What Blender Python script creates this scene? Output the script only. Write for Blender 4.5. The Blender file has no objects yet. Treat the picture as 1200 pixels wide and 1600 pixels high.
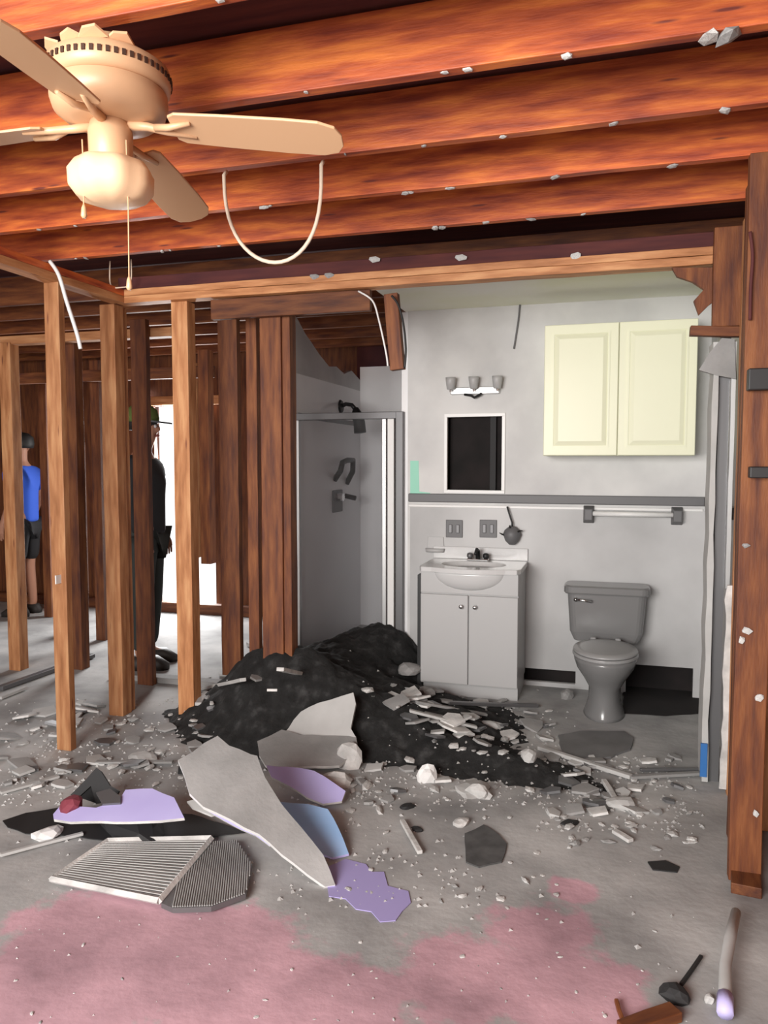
import bpy, bmesh, math, random
from mathutils import Vector, Matrix, Euler, noise

# ------------------------------------------------------------------ camera
C = bpy.context.scene.collection
SC = bpy.context.scene
R = math.radians
YAW, PITCH, F, CAMZ = R(16.4), R(3.8), 1200.0, 1.55
EYE = Vector((0, 0, CAMZ))
FW = Vector((-math.sin(YAW) * math.cos(PITCH), math.cos(YAW) * math.cos(PITCH), -math.sin(PITCH)))
RT = Vector((math.cos(YAW), math.sin(YAW), 0))
UP = RT.cross(FW)
cam_data = bpy.data.cameras.new('camera')
cam = bpy.data.objects.new('camera', cam_data)
C.objects.link(cam)
cam.location = EYE
cam.rotation_euler = Matrix((RT, UP, -FW)).transposed().to_euler()
cam_data.sensor_fit = 'VERTICAL'
cam_data.sensor_height = 32.0
cam_data.lens = 32.0 * F / 1600.0
cam_data.clip_start = 0.02
SC.camera = cam

# ------------------------------------------------------------------ light
w = bpy.data.worlds.new('sky')
SC.world = w
w.use_nodes = True
w.node_tree.nodes['Background'].inputs[0].default_value = (1.0, 1.0, 1.0, 1)
w.node_tree.nodes['Background'].inputs[1].default_value = 1.75

def area(name, loc, target, sx, sy, power, col=(1, 1, 1)):
    l = bpy.data.lights.new(name, 'AREA')
    l.shape = 'RECTANGLE'; l.size = sx; l.size_y = sy; l.energy = power; l.color = col
    o = bpy.data.objects.new(name, l); C.objects.link(o)
    o.location = loc
    o.rotation_euler = (Vector(target) - Vector(loc)).to_track_quat('-Z', 'Y').to_euler()
    return o
area('window_daylight', (-1.5, -1.7, 1.9), (0.0, 3.6, 1.15), 2.2, 1.5, 330, (1.0, 0.96, 0.92))
area('far_door_daylight', (-4.3, 7.3, 1.3), (-3.0, 3.5, 1.0), 1.0, 2.0, 170)
vs = SC.view_settings
vs.view_transform = 'Standard'; vs.look = 'None'; vs.gamma = 1.0; vs.use_curve_mapping = False
vs.exposure = 0.0

# ------------------------------------------------------------------ helpers
def ray(px, py):
    return (FW + RT * ((px - 600) / F) + UP * ((800 - py) / F))
def P(px, py, X=None, Y=None, Z=None, d=None):
    r = ray(px, py)
    if X is not None: t = (X - EYE.x) / r.x
    elif Y is not None: t = (Y - EYE.y) / r.y
    elif Z is not None: t = (Z - EYE.z) / r.z
    else: t = d
    return EYE + r * t
def PX(px, Y):
    """X of the vertical plane Y=.. seen at image column px (at horizon height)"""
    return P(px, 720, Y=Y).x
def on_plane(px, py, p0, n):
    r = ray(px, py)
    return EYE + r * ((p0 - EYE).dot(n) / r.dot(n))

def tag(o, label=None, cat=None, group=None, kind=None):
    if label: o['label'] = label
    if cat: o['category'] = cat
    if group: o['group'] = group
    if kind: o['kind'] = kind
    return o
def thing(name, label, cat, loc=(0, 0, 0), rz=0, group=None):
    o = bpy.data.objects.new(name, None); C.objects.link(o)
    o.empty_display_size = 0.05
    o.location = loc; o.rotation_euler = (0, 0, rz)
    return tag(o, label, cat, group)

class MB:
    def __init__(self): self.bm = bmesh.new()
    def box(self, c, s, rot=None, taper=None):
        M = Matrix.Translation(Vector(c))
        if rot is not None: M = M @ Euler(rot).to_matrix().to_4x4()
        M = M @ Matrix.Diagonal((s[0], s[1], s[2], 1))
        r = bmesh.ops.create_cube(self.bm, size=1, matrix=M)
        return self
    def b(self, x0, x1, y0, y1, z0, z1):
        return self.box(((x0 + x1) / 2, (y0 + y1) / 2, (z0 + z1) / 2), (abs(x1 - x0), abs(y1 - y0), abs(z1 - z0)))
    def tube(self, pts, r, n=10, close_ends=True):
        pts = [Vector(p) for p in pts]
        rad = r if isinstance(r, (list, tuple)) else [r] * len(pts)
        rings = []
        prev = None
        for i, p in enumerate(pts):
            if i == 0: t = pts[1] - p
            elif i == len(pts) - 1: t = p - pts[i - 1]
            else: t = pts[i + 1] - pts[i - 1]
            t.normalize()
            if prev is None:
                a = Vector((0, 0, 1)) if abs(t.z) < 0.9 else Vector((1, 0, 0))
                u = t.cross(a).normalized()
            else:
                u = (prev - t * prev.dot(t)).normalized()
            prev = u
            v = t.cross(u)
            rings.append([self.bm.verts.new(p + (u * math.cos(2 * math.pi * k / n) + v * math.sin(2 * math.pi * k / n)) * rad[i]) for k in range(n)])
        for a, b_ in zip(rings, rings[1:]):
            for k in range(n):
                self.bm.faces.new((a[k], a[(k + 1) % n], b_[(k + 1) % n], b_[k]))
        if close_ends:
            self.bm.faces.new(list(reversed(rings[0]))); self.bm.faces.new(rings[-1])
        return self
    def loft(self, rings, cap=True):
        vr = [[self.bm.verts.new(Vector(p)) for p in rg] for rg in rings]
        n = len(vr[0])
        for a, b_ in zip(vr, vr[1:]):
            for k in range(n):
                self.bm.faces.new((a[k], a[(k + 1) % n], b_[(k + 1) % n], b_[k]))
        if cap:
            self.bm.faces.new(list(reversed(vr[0]))); self.bm.faces.new(vr[-1])
        return self
    def lathe(self, prof, c=(0, 0, 0), n=32, cap=True):
        rings = []
        for r, z in prof:
            rings.append([(c[0] + r * math.cos(2 * math.pi * k / n), c[1] + r * math.sin(2 * math.pi * k / n), c[2] + z) for k in range(n)])
        return self.loft(rings, cap)
    def prism(self, pts, off):
        """polygon (3D points) extruded by vector off"""
        off = Vector(off)
        a = [self.bm.verts.new(Vector(p)) for p in pts]
        b_ = [self.bm.verts.new(Vector(p) + off) for p in pts]
        n = len(a)
        self.bm.faces.new(a); self.bm.faces.new(list(reversed(b_)))
        for k in range(n):
            self.bm.faces.new((a[k], b_[k], b_[(k + 1) % n], a[(k + 1) % n]))
        return self
    def build(self, name, mat, parent=None, bevel=0, smooth=False, weld=False, segs=2, origin=None):
        bm = self.bm
        if weld: bmesh.ops.remove_doubles(bm, verts=bm.verts, dist=1e-4)
        bmesh.ops.recalc_face_normals(bm, faces=bm.faces)
        if origin is not None:
            bmesh.ops.translate(bm, verts=bm.verts, vec=-Vector(origin))
        me = bpy.data.meshes.new(name); bm.to_mesh(me); bm.free()
        if mat: me.materials.append(mat)
        o = bpy.data.objects.new(name, me); C.objects.link(o)
        if parent: o.parent = parent
        if origin is not None: o.location = origin
        if smooth:
            for p in me.polygons: p.use_smooth = True
        if bevel:
            m = o.modifiers.new('bevel', 'BEVEL'); m.width = bevel; m.segments = segs; m.limit_method = 'ANGLE'; m.angle_limit = R(35)
        return o

def ell(cx, cy, z, rx, ry, n=28, egg=0.0):
    pts = []
    for k in range(n):
        a = 2 * math.pi * k / n
        y = math.sin(a) * ry
        x = math.cos(a) * rx * (1 + egg * math.sin(a))
        pts.append((cx + x, cy + y, z))
    return pts
def rrect(cx, cy, z, sx, sy, r, n=5):
    pts = []
    for qx, qy, a0 in ((1, 1, 0), (-1, 1, 90), (-1, -1, 180), (1, -1, 270)):
        for k in range(n):
            a = R(a0 + 90 * k / (n - 1))
            pts.append((cx + qx * (sx / 2 - r) + r * math.cos(a), cy + qy * (sy / 2 - r) + r * math.sin(a), z))
    return pts

# ------------------------------------------------------------------ materials
def mat(name, col=(0.5, 0.5, 0.5), rough=0.6, metal=0.0):
    m = bpy.data.materials.new(name); m.use_nodes = True
    b = m.node_tree.nodes['Principled BSDF']
    b.inputs['Base Color'].default_value = (*col, 1); b.inputs['Roughness'].default_value = rough; b.inputs['Metallic'].default_value = metal
    return m
def nodes(m):
    return m.node_tree.nodes, m.node_tree.links, m.node_tree.nodes['Principled BSDF']
def ramp(nt, stops):
    r = nt.nodes.new('ShaderNodeValToRGB')
    e = r.color_ramp.elements
    while len(e) < len(stops): e.new(0.5)
    for k, (p, c) in enumerate(stops):
        e[k].position = p; e[k].color = (*c, 1)
    return r
def noisy(name, stops, scale=8, rough=0.7, detail=6, stretch=(1, 1, 1), bump=0.0, bscale=60, coord='Object', vary=0.0, spots=None):
    m = mat(name, rough=rough); N, L, B = nodes(m); nt = m.node_tree
    tc = N.new('ShaderNodeTexCoord'); mp = N.new('ShaderNodeMapping')
    mp.inputs['Scale'].default_value = stretch
    L.new(tc.outputs[coord], mp.inputs['Vector'])
    oi = N.new('ShaderNodeObjectInfo')
    if vary:
        cm = N.new('ShaderNodeCombineXYZ'); mu = N.new('ShaderNodeMath'); mu.operation = 'MULTIPLY'; mu.inputs[1].default_value = 37.0
        L.new(oi.outputs['Random'], mu.inputs[0])
        for k in range(3): L.new(mu.outputs[0], cm.inputs[k])
        L.new(cm.outputs[0], mp.inputs['Location'])
    no = N.new('ShaderNodeTexNoise'); no.inputs['Scale'].default_value = scale; no.inputs['Detail'].default_value = detail
    L.new(mp.outputs[0], no.inputs['Vector'])
    rp = ramp(nt, stops); L.new(no.outputs['Fac'], rp.inputs[0])
    out = rp.outputs[0]
    if spots:
        sc, col, lo, hi = spots
        vo = N.new('ShaderNodeTexVoronoi'); vo.inputs['Scale'].default_value = sc
        L.new(mp.outputs[0], vo.inputs['Vector'])
        r2 = ramp(nt, [(lo, (1, 1, 1)), (hi, (0, 0, 0))]); L.new(vo.outputs['Distance'], r2.inputs[0])
        mx = N.new('ShaderNodeMixRGB'); L.new(r2.outputs[0], mx.inputs[0]); L.new(out, mx.inputs[1]); mx.inputs[2].default_value = (*col, 1)
        out = mx.outputs[0]
    if vary:
        hs = N.new('ShaderNodeHueSaturation')
        mr = N.new('ShaderNodeMapRange'); mr.inputs[3].default_value = 1 - vary; mr.inputs[4].default_value = 1 + vary
        L.new(oi.outputs['Random'], mr.inputs[0]); L.new(mr.outputs[0], hs.inputs['Value']); L.new(out, hs.inputs['Color'])
        out = hs.outputs[0]
    L.new(out, B.inputs['Base Color'])
    if bump:
        n2 = N.new('ShaderNodeTexNoise'); n2.inputs['Scale'].default_value = bscale; n2.inputs['Detail'].default_value = 4
        L.new(mp.outputs[0], n2.inputs['Vector'])
        bp = N.new('ShaderNodeBump'); bp.inputs['Strength'].default_value = bump; bp.inputs['Distance'].default_value = 0.01
        L.new(n2.outputs['Fac'], bp.inputs['Height']); L.new(bp.outputs[0], B.inputs['Normal'])
    return m
M = {}
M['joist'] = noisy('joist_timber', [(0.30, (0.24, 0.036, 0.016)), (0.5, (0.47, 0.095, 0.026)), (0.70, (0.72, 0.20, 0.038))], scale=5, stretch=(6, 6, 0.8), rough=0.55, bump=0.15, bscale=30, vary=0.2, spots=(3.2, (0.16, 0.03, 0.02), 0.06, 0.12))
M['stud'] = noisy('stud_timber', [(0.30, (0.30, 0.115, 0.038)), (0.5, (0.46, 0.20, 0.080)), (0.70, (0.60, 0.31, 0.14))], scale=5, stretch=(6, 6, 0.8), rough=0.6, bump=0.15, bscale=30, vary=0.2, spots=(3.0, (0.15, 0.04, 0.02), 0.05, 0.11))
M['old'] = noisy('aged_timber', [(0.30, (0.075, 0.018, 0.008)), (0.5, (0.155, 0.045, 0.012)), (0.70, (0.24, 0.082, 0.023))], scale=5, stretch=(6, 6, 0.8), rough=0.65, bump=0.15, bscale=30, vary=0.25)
M['deck'] = noisy('roof_boards', [(0.3, (0.05, 0.008, 0.012)), (0.7, (0.11, 0.025, 0.02))], scale=3, stretch=(1, 8, 1), rough=0.8)
M['floor'] = noisy('concrete', [(0.3, (0.22, 0.22, 0.22)), (0.5, (0.38, 0.38, 0.376)), (0.7, (0.54, 0.54, 0.53))], scale=2.2, detail=9, rough=0.8, bump=0.25, bscale=25)
M['drywall'] = noisy('white_drywall', [(0.35, (0.58, 0.58, 0.58)), (0.65, (0.72, 0.72, 0.71))], scale=2.5, rough=0.75)
M['panel'] = noisy('wainscot_shaded', [(0.35, (0.40, 0.40, 0.40)), (0.65, (0.54, 0.54, 0.54))], scale=1.6, rough=0.45)  # white dimmed: shade on the lower wall is put into the colour
M['ceiling'] = noisy('ceiling_drywall', [(0.4, (0.84, 0.85, 0.68)), (0.6, (0.90, 0.90, 0.84))], scale=1.2, rough=0.8)
M['shower'] = noisy('shower_surround', [(0.35, (0.80, 0.80, 0.81)), (0.65, (0.88, 0.88, 0.89))], scale=1.5, rough=0.35)
M['cabinet'] = mat('warm_lit_lacquer', (0.83, 0.84, 0.63), 0.4)  # yellow of warm bounce light from the joists mixed into the base colour
M['vanity'] = mat('white_laminate', (0.45, 0.45, 0.45), 0.4)
M['sink'] = mat('white_cultured_marble', (0.62, 0.62, 0.62), 0.2)
M['porcelain'] = mat('shaded_porcelain', (0.19, 0.19, 0.19), 0.2)  # darkened so the shade around the toilet sits in the colour
M['porcelain_lid'] = mat('seat_plastic', (0.32, 0.32, 0.32), 0.3)
M['chrome'] = mat('chrome', (0.75, 0.75, 0.75), 0.18, 1.0)
M['alu'] = mat('aluminium_frame', (0.62, 0.63, 0.63), 0.35, 0.7)
M['greymetal'] = mat('grey_metal', (0.16, 0.16, 0.165), 0.45, 0.5)
M['dark'] = mat('black_metal', (0.012, 0.012, 0.013), 0.5)
M['rail'] = mat('grey_rail', (0.13, 0.13, 0.135), 0.5)
M['white'] = mat('white_plastic', (0.80, 0.80, 0.79), 0.4)
M['fan'] = mat('cream_enamel', (0.62, 0.38, 0.22), 0.4)
M['fan_glass'] = mat('cream_glass', (0.85, 0.58, 0.36), 0.5)
M['fan_slot'] = mat('dark_slot', (0.05, 0.02, 0.01), 0.8)
M['cable'] = mat('cable_sheath', (0.80, 0.66, 0.52), 0.5)
M['plaster'] = noisy('broken_plaster', [(0.35, (0.42, 0.42, 0.41)), (0.65, (0.72, 0.71, 0.69))], scale=9, rough=0.9, bump=0.3)
M['gyp'] = noisy('gypsum_grey', [(0.3, (0.22, 0.22, 0.215)), (0.7, (0.36, 0.355, 0.35))], scale=4, rough=0.85, bump=0.2)
M['gyplight'] = noisy('gypsum_light', [(0.3, (0.40, 0.40, 0.39)), (0.7, (0.55, 0.55, 0.54))], scale=4, rough=0.85)
M['lav'] = noisy('lavender_paint', [(0.3, (0.50, 0.45, 0.82)), (0.7, (0.60, 0.56, 0.92))], scale=3, rough=0.6)
M['sky'] = noisy('pale_blue_paint', [(0.3, (0.30, 0.52, 0.85)), (0.7, (0.42, 0.60, 0.92))], scale=3, rough=0.6)
M['black'] = noisy('shade_black', [(0.3, (0.008, 0.007, 0.007)), (0.7, (0.02, 0.015, 0.015))], scale=6, rough=0.95)  # black painted as shade for wall recesses and the floor by the toilet
M['insul'] = noisy('loose_insulation', [(0.3, (0.006, 0.006, 0.006)), (0.55, (0.016, 0.016, 0.016)), (0.75, (0.05, 0.05, 0.05))], scale=14, rough=1.0, bump=0.8, bscale=40)
M['rubber'] = mat('black_sheet', (0.015, 0.015, 0.016), 0.7)
M['red'] = mat('dull_red_brick', (0.22, 0.04, 0.06), 0.8)
M['blue'] = mat('blue_tape', (0.03, 0.15, 0.42), 0.5)
M['mint'] = mat('mint_paint', (0.30, 0.68, 0.52), 0.5)
M['skin'] = mat('skin', (0.45, 0.22, 0.14), 0.55)
M['shirt_blue'] = mat('blue_cloth', (0.03, 0.11, 0.62), 0.8)
M['cloth_black'] = mat('black_cloth', (0.012, 0.012, 0.014), 0.85)
M['cloth_green'] = mat('olive_cloth', (0.10, 0.14, 0.03), 0.85)
M['cloth_dark'] = mat('charcoal_cloth', (0.025, 0.03, 0.028), 0.85)
M['hair'] = mat('black_hair', (0.008, 0.007, 0.006), 0.6)
M['shoe'] = mat('dark_shoe', (0.03, 0.025, 0.022), 0.6)
M['eye'] = mat('eye_white', (0.7, 0.7, 0.7), 0.3)
M['lip'] = mat('lip', (0.30, 0.09, 0.07), 0.5)

# concrete floor: dusty pink-brown residue patches on grey slab
def floor_mat():
    m = M['floor']; N, L, B = nodes(m); nt = m.node_tree
    src = B.inputs['Base Color'].links[0].from_socket
    tc = N.new('ShaderNodeTexCoord')
    no = N.new('ShaderNodeTexNoise'); no.inputs['Scale'].default_value = 2.6; no.inputs['Detail'].default_value = 8; no.inputs['Roughness'].default_value = 0.65
    L.new(tc.outputs['Object'], no.inputs['Vector'])
    # patches placed as real stains on the slab
    prev = None
    for fpx, fpy, rad in ((150, 1465, 0.34), (330, 1500, 0.34), (60, 1560, 0.36), (480, 1600, 0.30), (850, 1450, 0.20), (880, 1540, 0.26), (720, 1530, 0.22), (890, 1390, 0.10)):
        cx, cy, _z = P(fpx, fpy, Z=0)
        mp = N.new('ShaderNodeVectorMath'); mp.operation = 'DISTANCE'; L.new(tc.outputs['Object'], mp.inputs[0]); mp.inputs[1].default_value = (cx, cy, 0)
        dv = N.new('ShaderNodeMath'); dv.operation = 'DIVIDE'; L.new(mp.outputs['Value'], dv.inputs[0]); dv.inputs[1].default_value = rad
        if prev is None: prev = dv.outputs[0]
        else:
            mn = N.new('ShaderNodeMath'); mn.operation = 'MINIMUM'; L.new(prev, mn.inputs[0]); L.new(dv.outputs[0], mn.inputs[1]); prev = mn.outputs[0]
    ad = N.new('ShaderNodeMath'); ad.operation = 'MULTIPLY_ADD'; L.new(no.outputs['Fac'], ad.inputs[0]); ad.inputs[1].default_value = 2.6; L.new(prev, ad.inputs[2])
    rp = ramp(nt, [(0.0, (0.9, 0.9, 0.9)), (0.22, (0, 0, 0))])
    sb = N.new('ShaderNodeMath'); sb.operation = 'SUBTRACT'; L.new(ad.outputs[0], sb.inputs[0]); sb.inputs[1].default_value = 2.15
    L.new(sb.outputs[0], rp.inputs[0])
    mx = N.new('ShaderNodeMixRGB'); mx.blend_type = 'MULTIPLY'
    L.new(rp.outputs[0], mx.inputs[0]); L.new(src, mx.inputs[1]); mx.inputs[2].default_value = (1.45, 0.84, 1.0, 1)
    L.new(mx.outputs[0], B.inputs['Base Color'])
floor_mat()

def glass_mat():
    m = bpy.data.materials.new('obscured_glass'); m.use_nodes = True
    N, L = m.node_tree.nodes, m.node_tree.links
    N.clear()
    out = N.new('ShaderNodeOutputMaterial')
    tr = N.new('ShaderNodeBsdfTransparent'); tr.inputs[0].default_value = (0.97, 0.97, 0.975, 1)
    df = N.new('ShaderNodeBsdfPrincipled'); df.inputs['Base Color'].default_value = (0.30, 0.31, 0.32, 1); df.inputs['Roughness'].default_value = 0.2
    mx = N.new('ShaderNodeMixShader'); mx.inputs[0].default_value = 0.07
    L.new(tr.outputs[0], mx.inputs[1]); L.new(df.outputs[0], mx.inputs[2]); L.new(mx.outputs[0], out.inputs[0])
    return m
M['glass'] = glass_mat()

# ------------------------------------------------------------------ the setting
YF, YB = 3.94, 5.31           # front face of the bathroom stud wall, face of the bathroom back wall
XL, XR = -2.74, 0.46          # left stud wall line, right jamb
JB = 2.62                     # underside of joists
def struct(o):
    o['kind'] = 'structure'; return o
def wall(name, x0, x1, y0, y1, z0, z1, m, holes=(), axis='x'):
    """wall slab; holes = (a0,a1,z0,z1) along its axis"""
    a0, a1 = (x0, x1) if axis == 'x' else (y0, y1)
    As = sorted({a0, a1, *[h[0] for h in holes], *[h[1] for h in holes]})
    Zs = sorted({z0, z1, *[h[2] for h in holes], *[h[3] for h in holes]})
    mb = MB()
    for i in range(len(As) - 1):
        for k in range(len(Zs) - 1):
            ca, cz = (As[i] + As[i + 1]) / 2, (Zs[k] + Zs[k + 1]) / 2
            if any(h[0] < ca < h[1] and h[2] < cz < h[3] for h in holes): continue
            if axis == 'x': mb.b(As[i], As[i + 1], y0, y1, Zs[k], Zs[k + 1])
            else: mb.b(x0, x1, As[i], As[i + 1], Zs[k], Zs[k + 1])
    return struct(mb.build(name, m, weld=True))

struct(MB().b(-7.6, 3.2, -3.2, 7.4, -0.15, 0.0).build('floor', M['floor']))
struct(MB().b(-7.6, 3.2, -3.2, 7.4, 2.822, 2.86).build('ceiling', M['deck']))
wall('wall_left', -7.6, -7.5, -3.2, 7.4, 0, 2.82, M['old'], axis='y')
wall('wall_right', 0.74, 0.82, -3.2, 5.85, 0, 2.82, M['old'], axis='y')
BX0_ = PX(637, YB)
# far wall with an open doorway and a narrow slot of daylight
dx0, dx1 = P(243, 800, Y=7.1).x, P(336, 800, Y=7.1).x
sx0, sx1 = P(128, 800, Y=7.1).x, P(136, 800, Y=7.1).x
wall('wall_far', -7.5, -2.36, 7.1, 7.2, 0, 2.82, M['old'], holes=((dx0, dx1, 0.0, 2.12), (sx0, sx1, 0.1, 1.75)))
wall('wall_outer', BX0_, 0.74, 5.45, 5.55, 0, 2.82, M['black'])  # black so the cavity behind the torn-out strip carries painted shade
wall('wall_attic', -2.36, 0.74, 7.1, 7.2, 0, 2.82, M['deck'])
# bathroom back wall: medicine cabinet cut-out, torn-out strip at the floor
mc = (PX(699, YB), PX(784, YB), P(740, 766, Y=YB).z, P(740, 651, Y=YB).z)
hole = (PX(985, YB), PX(1092, YB), 0.0, P(1040, 1041, Y=YB).z)
hole2 = (PX(822, YB), PX(905, YB), 0.03, 0.12)
BX0, BX1 = PX(637, YB), 0.60
wall('wall_bath_back', BX0, BX1, YB, YB + 0.02, 0, 2.60, M['drywall'], holes=(mc, hole, hole2))
RZ = P(870, 780, Y=YB).z
wall('wall_bath_wainscot', BX0 + 0.02, BX1 - 0.005, YB - 0.006, YB, 0, RZ - 0.06, M['panel'], holes=((hole[0], hole[1], 0, hole[3]), hole2))
wall('wall_bath_right', 0.60, 0.62, 4.06, YB + 0.02, 0, 2.60, M['panel'], axis='y')
# shower alcove beyond the back wall
SXL, SXR, SYB = PX(462, YB), PX(618, YB), 6.85
STZ = P(530, 645, Y=YB).z
wall('wall_shower_left', SXL - 0.05, SXL, YB, SYB, 0, 2.20, M['shower'], axis='y')
wall('wall_shower_back', SXL, BX0, SYB, SYB + 0.05, 0, 2.42, M['shower'])
wall('wall_shower_right', BX0 - 0.05, BX0, YB + 0.02, SYB, 0, 2.60, M['shower'], axis='y')
# shower walls' torn upper drywall (jagged top edge)
tz = [P(455, 500, Y=YB + .1), ]
mb = MB()
jag = [(0.0, 2.62), (0.06, 2.60), (0.2, 2.52), (0.33, 2.47), (0.5, 2.40), (0.72, 2.33), (0.9, 2.35), (1.1, 2.31), (1.3, 2.36), (1.54, 2.30)]
pts = [(SXL - 0.05, YB + a, z) for a, z in jag] + [(SXL - 0.05, SYB, 2.2), (SXL - 0.05, YB, 2.2)]
struct(mb.prism(pts, (0.05, 0, 0)).build('wall_shower_upper', M['drywall']))
# bathroom ceiling: torn piece of drywall still nailed up
cz = 2.60
out = [(BX0 - 0.02, YB + .02), (0.60, YB + .02), (0.60, 4.55), (0.50, 4.50), (0.46, 4.38), (0.38, 4.42), (0.36, 4.26), (0.28, 4.22), (0.22, 4.05), (-0.2, 3.98), (BX0 + 0.05, 3.98), (BX0 - 0.02, 4.06)]
struct(MB().prism([(x, y, cz) for x, y in out], (0, 0, 0.016)).build('ceiling_bath', M['ceiling']))
# chair rail on the back wall, returning on the right wall
mb = MB().b(BX0 + 0.01, 0.60, YB - 0.022, YB, RZ - 0.032, RZ + 0.028)
struct(mb.build('trim_1', M['rail'], bevel=0.006))
struct(MB().b(0.578, 0.60, 4.10, YB - 0.022, RZ - 0.032, RZ + 0.028).build('trim_2', M['rail'], bevel=0.006))
struct(MB().b(BX0 + 0.01, 0.575, YB - 0.014, YB - 0.006, RZ - 0.068, RZ - 0.05).build('trim_3', M['white'], bevel=0.003))

# ------------------------------------------------------------------ timber framing
rnd = random.Random(7)
def timber(name, label, cat, p0, p1, wx, wy, m, group=None, twist=0.0, up=None):
    """board from p0 to p1; local z runs along it; wx/wy section"""
    p0, p1 = Vector(p0), Vector(p1)
    t = (p1 - p0); Ln = t.length; t.normalize()
    if abs(t.z) > 0.7: u = Vector((1, 0, 0))
    else: u = Vector((0, 0, 1)).cross(t).normalized()
    u = (u - t * u.dot(t)).normalized(); v = t.cross(u)
    if twist: u, v = u * math.cos(twist) + v * math.sin(twist), v * math.cos(twist) - u * math.sin(twist)
    mb = MB()
    n = max(2, int(Ln / 0.25))
    rings = []
    for k in range(n + 1):
        z = Ln * k / n
        jx, jy = rnd.uniform(-1, 1) * 0.0015, rnd.uniform(-1, 1) * 0.0015
        rings.append([(-wx / 2 + jx, -wy / 2 + jy, z), (wx / 2 + jx, -wy / 2 + jy, z), (wx / 2 + jx, wy / 2 + jy, z), (-wx / 2 + jx, wy / 2 + jy, z)])
    o = mb.loft(rings).build(name, m, bevel=0.003)
    o.matrix_world = Matrix.Translation(p0) @ Matrix((u, v, t)).transposed().to_4x4()
    return tag(o, label, cat, group)

# joists (run along x); the visible five in front of the bathroom wall, then those beyond
JY = [1.66, 2.14, 2.60, 3.02, 3.50]
JLAB = ['ceiling joist at the top left, above the ceiling fan',
        'brightest orange ceiling joist, second from the top of the photo, just behind the fan motor',
        'third red orange ceiling joist from the top, behind the right fan blade',
        'fourth ceiling joist from the top, behind the loop of white cable',
        'ceiling joist nearest the bathroom header, fifth from the top']
for y, lab in zip(JY, JLAB):
    timber('ceiling_joist', lab, 'joist', (-7.45, y + .02, JB + .095), (0.735, y + .02, JB + .095), 0.04, 0.19, M['joist'], 'ceiling joists')
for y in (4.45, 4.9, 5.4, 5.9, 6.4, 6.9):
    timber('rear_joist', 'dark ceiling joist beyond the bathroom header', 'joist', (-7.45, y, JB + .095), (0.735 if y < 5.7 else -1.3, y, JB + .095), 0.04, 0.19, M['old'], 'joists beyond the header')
# front wall header / plates
HB = 2.47
timber('top_plate', 'long brown lower top plate running over the bathroom opening', 'plate', (XL - .05, YF + .045, HB + .02), (0.56, YF + .045, HB + .02), 0.09, 0.04, M['stud'])
timber('top_plate', 'upper top plate stacked on the plate over the bathroom opening', 'plate', (XL - .05, YF + .045, HB + .06), (0.56, YF + .045, HB + .06), 0.09, 0.038, M['stud'])
timber('top_plate', 'top plate of the left stud wall running toward the camera', 'plate', (XL - .045, YF - .0, HB + .02), (XL - .045, 0.5, HB + .02), 0.09, 0.04, M['stud'])
timber('top_plate', 'upper top plate over the left stud wall, running toward the camera', 'plate', (XL - .045, YF - .0, HB + .06), (XL - .045, 0.5, HB + .06), 0.09, 0.038, M['joist'])
timber('top_plate', 'added dark filler plate imitating the shaded gap right under the joists over the bathroom opening', 'plate', (XL - .05, YF + .06, HB + .115), (0.56, YF + .06, HB + .115), 0.09, 0.068, M['deck'])  # added filler; its dark colour stands in for the shaded gap above the header
timber('header_board', 'dark aged board under the top plate left of the bathroom opening', 'board', (-2.2, YF + .06, HB - .06), (-1.25, YF + .06, HB - .06), 0.04, 0.11, M['old'])

def stud(px, Y, label, wpx=None, w_=0.04, dp=0.09, z0=0.0, z1=HB, m='stud', lean=0.0, group='wall studs', name='wall_stud'):
    x = PX(px, Y)
    return timber(name, label, 'stud', (x + lean, Y + dp / 2, z0), (x, Y + dp / 2, z1), w_, dp, M[m], group)
# left wall (runs along y): its wide faces point along y
def lstud(Y, label, m='stud', w_=0.045, lean=0):
    return timber('wall_stud', label, 'stud', (XL - .045 + lean, Y, 0), (XL - .045, Y, HB), 0.09, w_, M[m], 'wall studs')
lstud(3.40, 'tall pale stud second from the left edge, patched with a white tag low down')
# corner post and front wall studs
stud(172, YF, 'thick pale corner stud third from the left, bottom standing on the rubble', w_=0.10)
stud(190, YF + .095, 'narrow stud tight behind the pale corner stud', w_=0.05, dp=0.05)
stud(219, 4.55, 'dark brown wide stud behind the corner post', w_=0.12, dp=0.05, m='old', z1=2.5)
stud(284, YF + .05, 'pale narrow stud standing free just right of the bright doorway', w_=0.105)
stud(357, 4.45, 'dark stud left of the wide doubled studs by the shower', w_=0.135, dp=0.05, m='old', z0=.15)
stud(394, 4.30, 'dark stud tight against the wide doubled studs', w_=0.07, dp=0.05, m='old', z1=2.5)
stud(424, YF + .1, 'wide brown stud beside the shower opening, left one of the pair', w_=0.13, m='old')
stud(447, YF + .12, 'brown edge stud next to the shower glass', w_=0.055, m='old', z0=0.4)
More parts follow.
